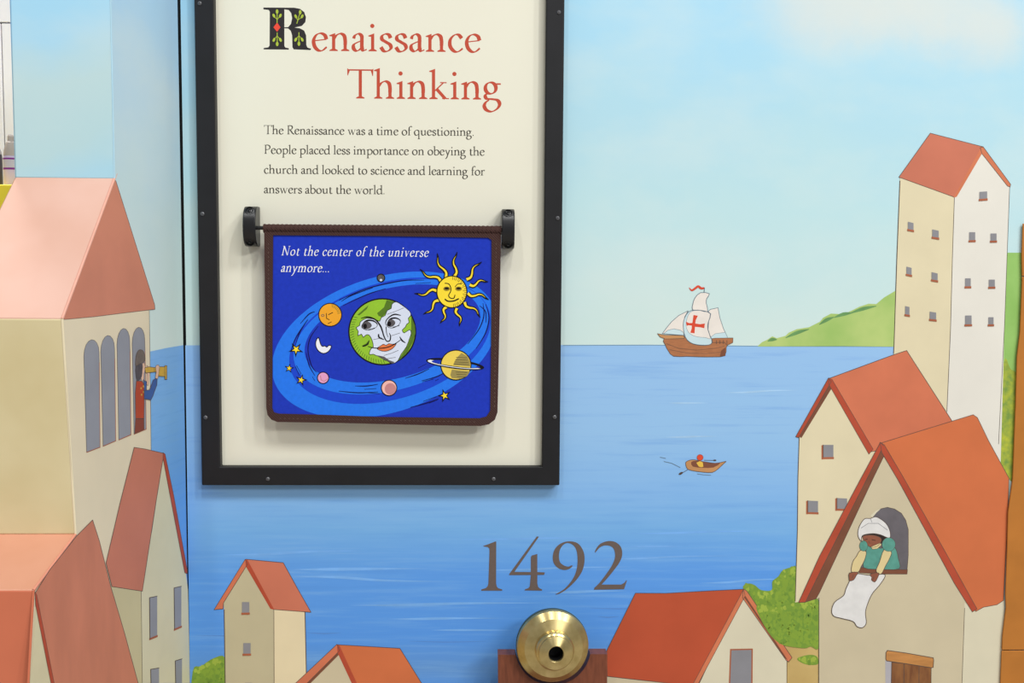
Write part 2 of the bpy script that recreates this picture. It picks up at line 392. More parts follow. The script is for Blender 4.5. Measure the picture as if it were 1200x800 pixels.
# --- middle house with pale yellow gable
b = MB()
b.poly(WALL, [(971, 450), (1021, 529), (1034, 528), (1034, 560), (1000, 640), (945, 720), (931.5, 705), (934.4, 620), (935, 560), (936.6, 509)], 5.6, CREAM)
b.line(WALL, [(936.6, 509), (935, 560), (934.4, 620), (931.8, 704)], 6, INK, .8)
B = b.build('painted_house', MURAL, label='painted house with pale yellow gable and three small square windows')
MB().poly(WALL, [(972, 443), (1047, 415.5), (1062.3, 410.5), (1114, 490.8), (1125, 510), (1021, 529)], 6.2, R_MID, INK, .7).build('roof', B)
v = MB(); v.poly(WALL, [(970.5, 443), (974, 447), (938.5, 508), (936, 512.5), (932.3, 511.5)], 6.8, V_RED, INK, .6)
v.poly(WALL, [(973, 449), (975, 454), (939, 513), (936, 511)], 6.5, UNDER)
v.poly(WALL, [(971, 442.5), (975, 444.5), (1023, 526), (1018, 532), (971, 450)], 6.9, V_RED, INK, .5); v.build('verge', B)
window(B, wrect(970.5, 528.5, 12, 15), 'blL', layer=6.2); window(B, wrect(952.5, 593.5, 12, 14, .3), 'blL', layer=6.2); window(B, wrect(986.6, 590, 12, 13, .3), 'blL', layer=6.2)

# --- big front house with the woman
c = MB()
c.poly(WALL, [(1033, 529), (1142, 712), (1130, 716), (1127, 800), (1124, 1000), (957, 1000), (959.5, 800), (959.3, 703), (957, 699), (962, 688)], 10, STONE)
c.poly(WALL, [(1130, 706), (1143, 712), (1176, 700), (1177.5, 735), (1171.5, 800), (1160, 1000), (1124, 1000), (1127, 800)], 10.2, STONE2)
c.line(WALL, [(1130, 712), (1127, 800), (1124, 1000)], 10.6, INK, .6); c.line(WALL, [(959.5, 700), (959.3, 800)], 10.6, INK, .7)
Cc = c.build('painted_house', MURAL, label='largest painted house, orange roof, with a woman leaning from its arched window')
MB().poly(WALL, [(1031.5, 519), (1140, 485.6), (1145, 489), (1158, 516), (1182, 560), (1180, 616), (1175.5, 703), (1168, 708), (1152, 711), (1143, 716)], 11, R_ORG, INK, .6).build('roof', Cc)
v = MB(); v.poly(WALL, [(1031.5, 518), (1035, 522), (961, 669), (943.5, 705), (935.5, 705.5), (960, 651.5), (1008.7, 560)], 12, V_RED, INK, .6)
v.poly(WALL, [(1033, 526), (1036, 533), (1022.5, 561), (960, 694), (956, 701), (943.5, 705), (961, 669)], 11.7, UNDER, INK, .5)
v.poly(WALL, [(1031, 518), (1036, 521), (1060, 562), (1123, 674), (1144.5, 713), (1139, 716.5), (1118, 683), (1052, 562), (1033, 530)], 12.2, V_RED, INK, .6); v.build('verge', Cc)
aw = MB(); arch = [(1007.5, 666), (1022, 604), (1025, 600), (1031, 596), (1039.6, 594), (1048, 596), (1056, 601), (1061, 609), (1064, 620), (1064, 650), (1062.6, 668)]
aw.poly(WALL, arch, 11, GREYD, INK, .6)
aw.poly(WALL, [(1019.5, 604), (1026, 598), (1032, 595.5), (1027, 600), (1022, 606)], 11.4, STONE2)
aw.poly(WALL, C(960, 560, 4.21, [(195, 438), (300, 450), (434, 450), (432, 472), (320, 472), (195, 466)]), 11.8, UNDER, INK, .5); aw.build('arch_window', Cc)
dr = MB(); D4 = lambda pts: C(1020, 740, 12, pts)
dr.poly(WALL, D4([(205, 400), (215, 1600), (270, 1600), (295, 420)]), 11, paint('door_gap', (176, 172, 178), .03))
DOOR = dr.build('door_opening', Cc)
wd1 = paint('plank_brown', (146, 98, 58), .16, scale=26, stretch=(5, 5, 1), c2=(118, 74, 46)); wd2 = paint('lintel_brown', (190, 132, 74), .12, scale=26, stretch=(1, 1, 5))
for q in ([(295, 425), (468, 440), (462, 1600), (270, 1600)], [(468, 440), (680, 470), (670, 1600), (462, 1600)], [(680, 470), (850, 500), (840, 1600), (670, 1600)]):
    MB().poly(WALL, D4(q), 11.5, wd1, INK, .7).build('plank', Cc)
MB().poly(WALL, D4([(235, 258), (500, 295), (880, 362), (885, 400), (878, 495), (850, 500), (500, 445), (225, 405), (212, 380), (214, 290)]), 12.2, wd2, INK, .8).build('lintel', Cc)

# the woman
S7 = lambda pts: C(960, 560, 4.21, pts)
TEAL = paint('dress_teal', (88, 150, 136), .12, scale=70); SKIN_D = paint('skin_brown', (140, 84, 64), .1); CLOTHW = paint('cloth_white', (222, 220, 218), .05, scale=60)
SLV = paint('sleeve_cream', (218, 198, 146), .06); HAIR = paint('hair_dark', (48, 36, 34), .1)
wo = MB(); wo.poly(WALL, S7(smooth_pts([(238, 325), (300, 345), (345, 330), (375, 345), (390, 400), (392, 446), (300, 448), (218, 440), (228, 380)], 3, True)), 13, TEAL, INK, .6)
WO = wo.build('painted_person', MURAL, label='painted woman in teal dress and white bonnet shaking a white cloth out of the window')
h = MB(); h.poly(WALL, S7(smooth_pts([(212, 270), (330, 275), (322, 300), (302, 322), (285, 322), (240, 300), (213, 292)], 3, True)), 13.6, HAIR); h.build('hair', WO)
h = MB(); h.poly(WALL, S7(smooth_pts([(216, 284), (262, 280), (300, 292), (304, 312), (285, 334), (255, 340), (232, 326), (218, 305)], 3, True)), 14, SKIN_D, INK, .5)
h.line(WALL, S7([(242, 310), (248, 320)]), 14.4, INK, .5); h.line(WALL, S7([(222, 302), (236, 300)]), 14.4, HAIR, .7); h.line(WALL, S7([(258, 302), (276, 306)]), 14.4, HAIR, .7); h.line(WALL, S7([(244, 327), (256, 328)]), 14.4, SILL, .7); h.build('face', WO)
h = MB(); h.poly(WALL, S7(smooth_pts([(210, 315), (192, 290), (190, 260), (200, 230), (222, 200), (250, 198), (275, 190), (300, 200), (330, 225), (347, 260), (345, 294), (300, 278), (260, 272), (215, 280), (206, 300)], 4, True)), 15, CLOTHW, INK, .7)
h.line(WALL, S7([(205, 245), (240, 222), (290, 222), (335, 255)]), 15.4, GREY, .6); h.line(WALL, S7([(252, 200), (258, 216)]), 15.4, GREY, .6); h.build('bonnet', WO)
h = MB(); h.poly(WALL, S7([(252, 338), (300, 318), (306, 328), (285, 347), (262, 350)]), 14.2, SLV, INK, .4); h.build('collar', WO)
for sl, ar, hd in ((circ(341, 326, 33, 34), [(318, 352), (354, 362), (345, 395), (325, 432), (303, 472), (279, 456), (296, 412)], [(248, 476), (262, 468), (292, 466), (286, 490), (272, 511), (255, 500), (258, 488)]),
               (circ(217, 333, 20, 26), [(200, 356), (230, 362), (222, 402), (205, 435), (190, 462), (158, 460), (164, 412), (182, 385)], [(147, 466), (190, 462), (180, 480), (168, 500), (148, 505), (145, 490)])):
    arm = MB(); arm.poly(WALL, S7(smooth_pts(ar, 3, True)), 15, SLV, INK, .6); AR = arm
    AR = arm.build('arm', WO)
    MB().poly(WALL, S7(sl), 15.4, TEAL, INK, .35).build('sleeve', WO)
    hh = MB(); hh.poly(WALL, S7(smooth_pts(hd, 2, True)), 17.6, SKIN_D, INK, .6); hh.line(WALL, S7([(hd[0][0] + 20, hd[0][1] + 8), (hd[0][0] + 14, hd[0][1] + 26)]), 18, INK, .5); hh.build('hand', WO)
h = MB(); h.poly(WALL, S7(smooth_pts([(160, 476), (190, 470), (250, 478), (322, 474), (300, 520), (262, 565), (240, 610), (226, 660), (230, 712), (212, 735), (185, 730), (165, 705), (110, 690), (70, 678), (60, 650), (75, 610), (118, 578), (130, 545), (148, 505)], 4, True)), 16.6, CLOTHW, INK, .8)
h.build('cloth', WO)

# --- middle foreground house
d = MB()
d.poly(WALL, [(871, 699), (922, 774), (921.5, 1000), (806, 1000), (806, 800)], 7, STONE2)
d.poly(WALL, [(711.5, 790), (815, 802), (808, 1000), (711, 1000)], 6.9, STONE); d.line(WALL, [(922, 773), (921.5, 1000)], 7.3, INK, .7)
Dd = d.build('painted_house', MURAL, label='painted house with wide deep red roof right of the brass telescope')
MB().poly(WALL, [(744.6, 694.6), (780, 694.8), (830, 692), (871.3, 690), (818, 803), (780, 799.6), (711.5, 792), (711, 762)], 8, R_RED, INK, .7).build('roof', Dd)
v = MB(); v.poly(WALL, [(871.3, 690), (873, 698), (812, 812), (807, 812), (812, 801)], 8.5, V_ORG, INK, .5)
v.poly(WALL, [(871, 689.5), (875, 692), (928, 770), (924, 775), (921, 773), (870, 700)], 8.6, V_ORG, INK, .6); v.poly(WALL, [(871.5, 699), (873.5, 698), (923, 773), (919, 770)], 8.9, UNDER); v.build('verge', Dd)
window(Dd, [(857, 761.5), (880.5, 761), (880, 815), (855, 815)], '', frame=SILL, layer=8)

# --- small tower house lower left
e = MB(); e.poly(WALL, [(288, 657), (321, 714), (322, 1000), (265, 1000), (264, 800), (262.5, 712), (262, 703)], 4, paint('wall_taupe', (190, 180, 148), .04, scale=9))
e.poly(WALL, [(320.5, 712), (357, 717), (359.5, 800), (360, 1000), (322, 1000)], 4.1, CREAM_W)
e.line(WALL, [(262.8, 714), (264, 800), (265, 1000)], 4.5, INK, 1); e.line(WALL, [(321, 713.5), (322, 1000)], 4.5, INK, .7); e.line(WALL, [(357.5, 717), (359.3, 800)], 4.5, INK, 1)
E = e.build('painted_house', MURAL, label='small narrow painted tower house below the sign, two windows one over the other')
MB().poly(WALL, [(288.5, 655), (332, 659), (348, 688), (364.5, 717), (320.5, 713.7)], 5, R_LIGHT, INK, .7).build('roof', E)
v = MB(); v.poly(WALL, [(287.5, 655), (290, 661), (262, 706), (261.5, 713), (251, 714)], 5.3, R_MID, INK, .6); v.poly(WALL, [(287.5, 655), (290, 655.5), (321.5, 714), (317, 713), (288, 663)], 5.5, V_RED); v.build('verge', E)
window(E, wrect(288, 711.5, 8.5, 13)); window(E, wrect(289.5, 759.5, 8.5, 13)); window(E, wrect(291.5, 806, 8.5, 13))
# --- low house at the bottom edge
f = MB(); f.poly(WALL, [(396, 762), (420, 806), (424, 1000), (352, 1000), (354, 806)], 6, STONE); f.poly(WALL, [(420, 800), (497, 806), (497, 1000), (424, 1000)], 5.9, CREAM_W)
Ff = f.build('painted_house', MURAL, label='low painted house at the bottom edge, orange roof just in view')
MB().poly(WALL, [(395.5, 755), (430, 757), (468.7, 759.3), (499, 808), (417, 803)], 7, R_ORG, INK, .7).build('roof', Ff)
v = MB(); v.poly(WALL, [(395, 754.5), (398, 762), (360, 800), (352, 810), (338, 808)], 7.3, R_MID, INK, .6); v.poly(WALL, [(397, 763), (397, 767), (364, 800), (356, 808), (352, 808)], 7.2, UNDER)
v.poly(WALL, [(395, 754.5), (398, 756), (421, 806), (415, 806), (395.5, 764)], 7.5, V_RED); v.build('verge', Ff)

# --- bushes
def bush(name, pts, m, hi, layer, label, tufts):
    o = MB(); o.poly(WALL, smooth_pts(pts, 4, True), layer, m)
    sp = smooth_pts(pts, 4, True); xs = [p[0] for p in sp]; ys = [p[1] for p in sp]
    def inside(x, y):
        c = False
        for k in range(len(sp)):
            (xa, ya), (xb, yb) = sp[k - 1], sp[k]
            if (ya > y) != (yb > y) and x < xa + (xb - xa) * (y - ya) / (yb - ya): c = not c
        return c
    n = 0; area_ = (max(xs) - min(xs)) * (min(max(ys), 806) - min(ys))
    for k in range(int(area_ * .14)):
        x, y = random.uniform(min(xs), max(xs)), random.uniform(min(ys), min(max(ys), 806)); r = random.uniform(1.2, 3.0)
        if not (inside(x - r, y) and inside(x + r, y - r) and inside(x, y + r)): continue
        top = not inside(x, y - 9)
        mm = random.choice((hi, hi, LEAF_M)) if top else random.choice((LEAF_M, LEAF_M, LEAF_S, m))
        o.poly(WALL, [(x + rr * math.cos(t), y + rr * 1.25 * math.sin(t)) for t, rr in ((q * math.pi / 3, r * random.uniform(.6, 1.2)) for q in range(6))], layer + .4, mm)
    return o.build(name, MURAL, label=label)
bush('painted_bush', [(871, 690), (876, 683.5), (884, 685), (892, 691), (904, 691), (905, 681), (912, 675), (917, 668), (927, 664.5), (933, 666), (932, 706), (920, 715), (890, 713)], LEAF, LEAF_L, 4.6,
     'green painted bush against the middle house wall', [(878, 690, 5), (911, 682, 4.5), (924, 672, 5), (886, 697, 4)])
bush('painted_bush', [(886, 712), (896, 708), (912, 711), (930, 706), (945, 703), (958.5, 702), (959.5, 730), (959, 759), (950, 757), (943, 759), (925, 757), (913, 753), (900, 740)], LEAF, LEAF_L, 9.2,
     'rounded green painted bush between the red roof and the largest house', [(896, 716, 6), (908, 719, 4), (950, 708, 4.5)])
bush('painted_bush', [(226, 786), (236, 780), (250, 771), (263.5, 770), (263.5, 800), (263, 840), (226, 840)], LEAF, LEAF_L, 3.4,
     'green painted bush at the lower left corner of the mural', [(256, 778, 4.5), (238, 787, 4)])
bush('painted_grass', [(934, 772), (942, 768), (952, 767), (958, 770), (958, 778), (944, 778)], LEAF, LEAF_L, 4, 'small painted grass tuft', [(948, 773, 2.5)])

# --- ship
SH = lambda pts: C(750, 320, 7.27, pts)
HULL = paint('hull_brown', (172, 112, 74), .12, scale=60, stretch=(1, 1, 4)); HULL_L = paint('hull_rail', (190, 138, 90), .1); SAIL = paint('sail_white', (232, 224, 216), .04, scale=40); SAILB = paint('sail_shade_blue', (198, 222, 228), .03)
CRS = paint('cross_red', (214, 74, 48), .06); INKB = paint('ink_blue', (96, 112, 124), .1)
s = MB(); s.poly(WALL, SH(smooth_pts([(205, 555), (215, 610), (240, 660), (285, 707), (400, 708), (500, 712), (630, 712), (722, 702), (735, 630), (745, 590), (612, 560), (612, 592), (588, 610), (520, 615), (450, 603), (402, 572), (376, 540)], 2, True)), 4, HULL, INK, .6)
for pts in ([(225, 600), (330, 640), (480, 655), (640, 640), (720, 620)], [(250, 650), (400, 680), (560, 685), (690, 672)]): s.line(WALL, SH(pts), 4.5, INK, .4)
SHP = s.build('painted_ship', MURAL, label='painted sailing ship with a red cross on its white sail, on the horizon')
MB().poly(WALL, SH([(148, 514), (215, 527), (372, 530), (378, 556), (215, 560), (170, 543)]), 5, HULL_L, INK, .5).build('bow_rail', SHP)
q = MB().poly(WALL, SH([(608, 558), (640, 553), (792, 551), (790, 590), (765, 603), (740, 612), (720, 590), (612, 590)]), 5, HULL, INK, .5)
for x in (650, 680, 710, 740): q.line(WALL, SH([(x, 572), (x, 600)]), 5.5, INK, .7)
q.poly(WALL, SH([(690, 660), (728, 630), (728, 702), (680, 708)]), 4.6, UNDER); q.build('stern', SHP)
MB().poly(WALL, SH([(480, 520), (512, 520), (510, 608), (482, 606)]), 4.4, UNDER, INK, .4).build('mast', SHP)
MB().line(WALL, SH([(545, 165), (549, 125)]), 5, INKB, .8).build('flagpole', SHP)
MB().poly(WALL, SH([(190, 514), (222, 470), (270, 412), (330, 360), (410, 320), (380, 372), (371, 440), (376, 530)]), 3.6, SAIL, INKB, .6).poly(WALL, SH([(200, 514), (240, 484), (290, 474), (340, 484), (365, 500), (375, 528)]), 4.2, SAILB, INKB, .4).build('sail', SHP)
MB().poly(WALL, SH([(580, 325), (600, 308), (664, 294), (680, 380), (710, 470), (742, 540), (742, 554), (610, 556), (600, 545), (580, 480), (585, 410), (600, 345)]), 3.6, SAIL, INKB, .6).poly(WALL, SH([(600, 545), (640, 515), (725, 503), (742, 540), (742, 553), (612, 556)]), 4.2, SAILB, INKB, .3).build('sail', SHP)
MB().poly(WALL, SH(smooth_pts([(448, 312), (450, 262), (468, 210), (515, 166), (590, 174), (568, 215), (564, 255), (576, 328), (510, 316)], 2, True)), 5, SAIL, INKB, .7).build('sail', SHP)
MB().poly(WALL, SH(smooth_pts([(368, 440), (380, 380), (412, 330), (460, 315), (530, 318), (602, 345), (580, 420), (578, 480), (600, 540), (614, 572), (612, 592), (588, 610), (520, 612), (450, 600), (402, 568), (378, 520)], 2, True)), 4.8, SAILB, INKB, .7).poly(WALL, SH(smooth_pts([(392, 440), (400, 385), (425, 335), (470, 318), (530, 320), (598, 346), (578, 420), (576, 480), (600, 556), (560, 548), (480, 540), (425, 515), (400, 480)], 2, True)), 5.2, SAIL, INKB, .3).build('sail', SHP)
MB().poly(WALL, SH([(455, 356), (492, 362), (474, 400), (470, 428), (510, 434), (552, 428), (547, 468), (510, 460), (468, 456), (464, 512), (428, 506), (440, 470), (440, 446), (412, 442), (398, 448), (390, 412), (415, 424), (445, 424), (450, 395)]), 6, CRS).build('cross', SHP)
MB().stroke(WALL, [(x, y, z) for (x, y), z in zip(SH([(418, 122), (440, 145), (468, 130), (495, 112), (520, 128), (548, 126)]), (.6, 2, 2.4, 2.6, 2.6, 2))], 5, CRS).build('flag', SHP)
# --- rowing boat
RB = lambda pts: C(760, 510, 10, pts)
s = MB(); s.poly(WALL, RB(smooth_pts([(435, 335), (440, 310), (480, 290), (540, 285), (600, 300), (700, 315), (780, 325), (850, 315), (908, 303), (880, 330), (810, 395), (745, 433), (640, 430), (500, 410), (450, 385)], 2, True)), 4, HULL_L, INK, .6)
s.poly(WALL, RB(smooth_pts([(500, 310), (560, 295), (640, 305), (740, 325), (840, 322), (760, 375), (640, 378), (520, 365)], 2, True)), 4.4, UNDER); s.line(WALL, RB([(570, 450), (640, 460), (730, 466)]), 4, INKB, .5); s.line(WALL, RB([(180, 305), (270, 325), (370, 375)]), 4, INKB, .6); s.line(WALL, RB([(135, 255), (200, 268)]), 4, INKB, .6)
RBT = s.build('painted_rowboat', MURAL, label='small painted wooden rowing boat with a rower on the blue sea')
MB().line(WALL, RB([(460, 400), (400, 435)]), 5, INK, .6).poly(WALL, RB(circ(378, 444, 28, 13, 12, -.5)), 5.2, INK).build('oar', RBT)
MB().line(WALL, RB([(650, 290), (760, 292)]), 5, INK, .5).poly(WALL, RB(circ(775, 291, 20, 9, 12)), 5.2, INK).build('oar', RBT)
MB().poly(WALL, RB([(560, 320), (600, 300), (635, 315), (642, 365), (620, 372), (590, 365), (572, 340)]), 5.4, paint('shirt_yellow', (226, 184, 74), .06)).poly(WALL, RB(circ(603, 258, 37, 36, 16)), 5.8, CRS, INK, .3).build('painted_person', RBT)

# --- numerals 1492
NUM = paint('numeral_grey', (104, 90, 84), .05, scale=200)
N6 = lambda pts: C(560, 620, 6.316, pts)
def numeral(draw, lab):
    m = MB(); draw(m); m.build('numeral', MURAL, label=lab)
def n1(m):
    m.poly(WALL, N6([(40, 122), (70, 112), (133, 88), (136, 92), (135, 400), (140, 422), (150, 434), (180, 444), (180, 453), (25, 453), (25, 444), (58, 434), (72, 420), (78, 400), (86, 160), (84, 140), (72, 130), (42, 126)]), 5, NUM)
def n4(m):
    m.poly(WALL, N6([(232, 330), (436, 52), (452, 54), (270, 314), (392, 315), (392, 205), (400, 192), (440, 182), (440, 315), (496, 318), (490, 336), (440, 337), (440, 400), (446, 425), (458, 436), (476, 444), (474, 453), (345, 451), (350, 442), (374, 434), (384, 420), (392, 337), (232, 338)]), 5, NUM)
def n9(m):
    o = smooth_pts([(572, 480), (640, 440), (700, 370), (730, 300), (738, 220), (728, 150), (700, 112), (660, 100), (628, 118), (606, 155), (600, 205), (610, 245), (640, 268), (670, 275), (690, 266)], 4)
    i = smooth_pts([(704, 268), (680, 290), (640, 300), (595, 286), (562, 250), (554, 200), (570, 145), (612, 105), (672, 88), (738, 102), (778, 155), (790, 220), (775, 300), (730, 372), (660, 440), (605, 474), (580, 481)], 4)
    m.poly(WALL, N6(o + i), 5, NUM)
def n2(m):
    o = smooth_pts([(865, 168), (880, 135), (912, 103), (968, 86), (1020, 95), (1058, 130), (1068, 185), (1050, 240), (1000, 310), (950, 370), (915, 408)], 4)
    r = [(1060, 408), (1084, 395), (1100, 374), (1102, 382), (1082, 442), (860, 446), (862, 432)]
    q = smooth_pts([(862, 432), (900, 395), (950, 330), (990, 270), (1014, 210), (1010, 155), (985, 125), (940, 118), (905, 132), (880, 158), (868, 172)], 4)
    m.poly(WALL, N6(o + r + q[1:]), 5, NUM)
for fn, lab in ((n1, 'dark numeral 1'), (n4, 'dark numeral 4'), (n9, 'dark numeral 9'), (n2, 'dark numeral 2')): numeral(fn, lab)

# ------------------------------------------------------------------ brown board edge on the right, dark gap on the left
BR = Surf((0, -.0058, 0), (0, -1, 0))
e_pts = [(1199, 262), (1197.5, 300), (1198, 330), (1195.5, 388), (1192, 417), (1190.5, 470), (1187, 560), (1181.5, 600), (1180.5, 640), (1178.5, 696), (1179, 712), (1175, 745), (1172.5, 800), (1168, 880)]
def plain_board(y0, y1):
    m = MB(); pts = []
    for p in e_pts: pts.append(p)
    ys = [y0] + [p[1] for p in e_pts if y0 < p[1] < y1] + [y1]
    def xe(y):
        for i in range(len(e_pts) - 1):
            (xa, ya), (xb, yb) = e_pts[i], e_pts[i + 1]
            if ya <= y <= yb: return xa + (xb - xa) * (y - ya) / (yb - ya)
        return e_pts[-1][0] if y > e_pts[-1][1] else e_pts[0][0]
    front = [BR.P((xe(y), y)) for y in ys]
    xR = WALL.P((1372, 400)).x
    pts = front + [Vector((xR, BR.o.y, front[-1].z)), Vector((xR, BR.o.y, front[0].z))]
    return m.prism3(pts, Vector((0, .0030, 0)), BROWN)
RB_ = empty('brown_board', (WALL.P((1290, 400)).x, 0, 0), 'bare brown board strip along the right edge of the mural', 'board')
for y0, y1 in ((262, 323.3), (324.2, 761.3), (762.4, 1448)):
    plain_board(y0, y1).build('board_panel', RB_, bevel=.0006, seg=1)

# ------------------------------------------------------------------ framed sign
SIGNY = -.004
SP = atY(SIGNY)
L0 = WALL.P((232.0, 285)).x; R0 = WALL.P((660.3, 285)).x
FY = -.021; FS = atY(FY)
fl, fr = FS.P((232.0, 285)).x, FS.P((658.6, 285)).x
il, ir = FS.P((254.2, 285)).x, FS.P((637.6, 285)).x
zb, zbi = FS.P((447, 568.5)).z, FS.P((447, 547)).z; zt = zb + .93; zti = zt - (zbi - zb)
SGN = empty('framed_sign', ((fl + fr) / 2, 0, zb), 'cream framed sign headed in red lettering, thick black frame, hung on the mural', 'sign')
fm = MB()
def ringbar(pts): fm.prism3([Vector((x, FY, z)) for x, z in pts], Vector((0, -FY - .0003, 0)), FRAME)
me_o = [(fl, zb), (fr, zb), (fr, zt), (fl, zt)]; me_i = [(il, zbi), (ir, zbi), (ir, zti), (il, zti)]
v0 = [Vector((x, FY, z)) for x, z in me_o]; v1 = [Vector((x, FY, z)) for x, z in me_i]
bo = len(fm.v); off = Vector((0, -FY - .0003, 0))
fm.v += [tuple(p) for p in v0 + v1 + [p + off for p in v0] + [p + off for p in v1]]
mi = fm.mi(FRAME)
for i in range(4):
    j = (i + 1) % 4
    for f_ in ((i, j, 4 + j, 4 + i), (8 + j, 8 + i, 12 + i, 12 + j), (i, 8 + i, 8 + j, j), (4 + j, 12 + j, 12 + i, 4 + i)): fm.f.append(f_); fm.m.append(mi)
fm.build('frame', SGN, bevel=.0016)
MB().box(il - .004, ir + .004, SIGNY, -.0008, zbi - .004, zti + .004, SIGN).build('sign_panel', SGN)
sc_m = flat('screw_steel', (88, 88, 92), .3, .6)
for (x, y) in [(234, 4), (237.3, 250.5), (241, 489), (314, 561), (578.5, 561), (650, 488.5), (653.5, 255.5), (655, 14.5)]:
    c0 = FS.P((x, y)); m = MB()
    m.lathe(c0 + Vector((0, .0005, 0)), Vector((0, -1, 0)), [(.0034, 0), (.0034, .0008), (.0029, .0018), (.0018, .0025), (.0009, .0026), (.0009, .0014)], sc_m, 16)
    m.build('screw', SGN, smooth=True)

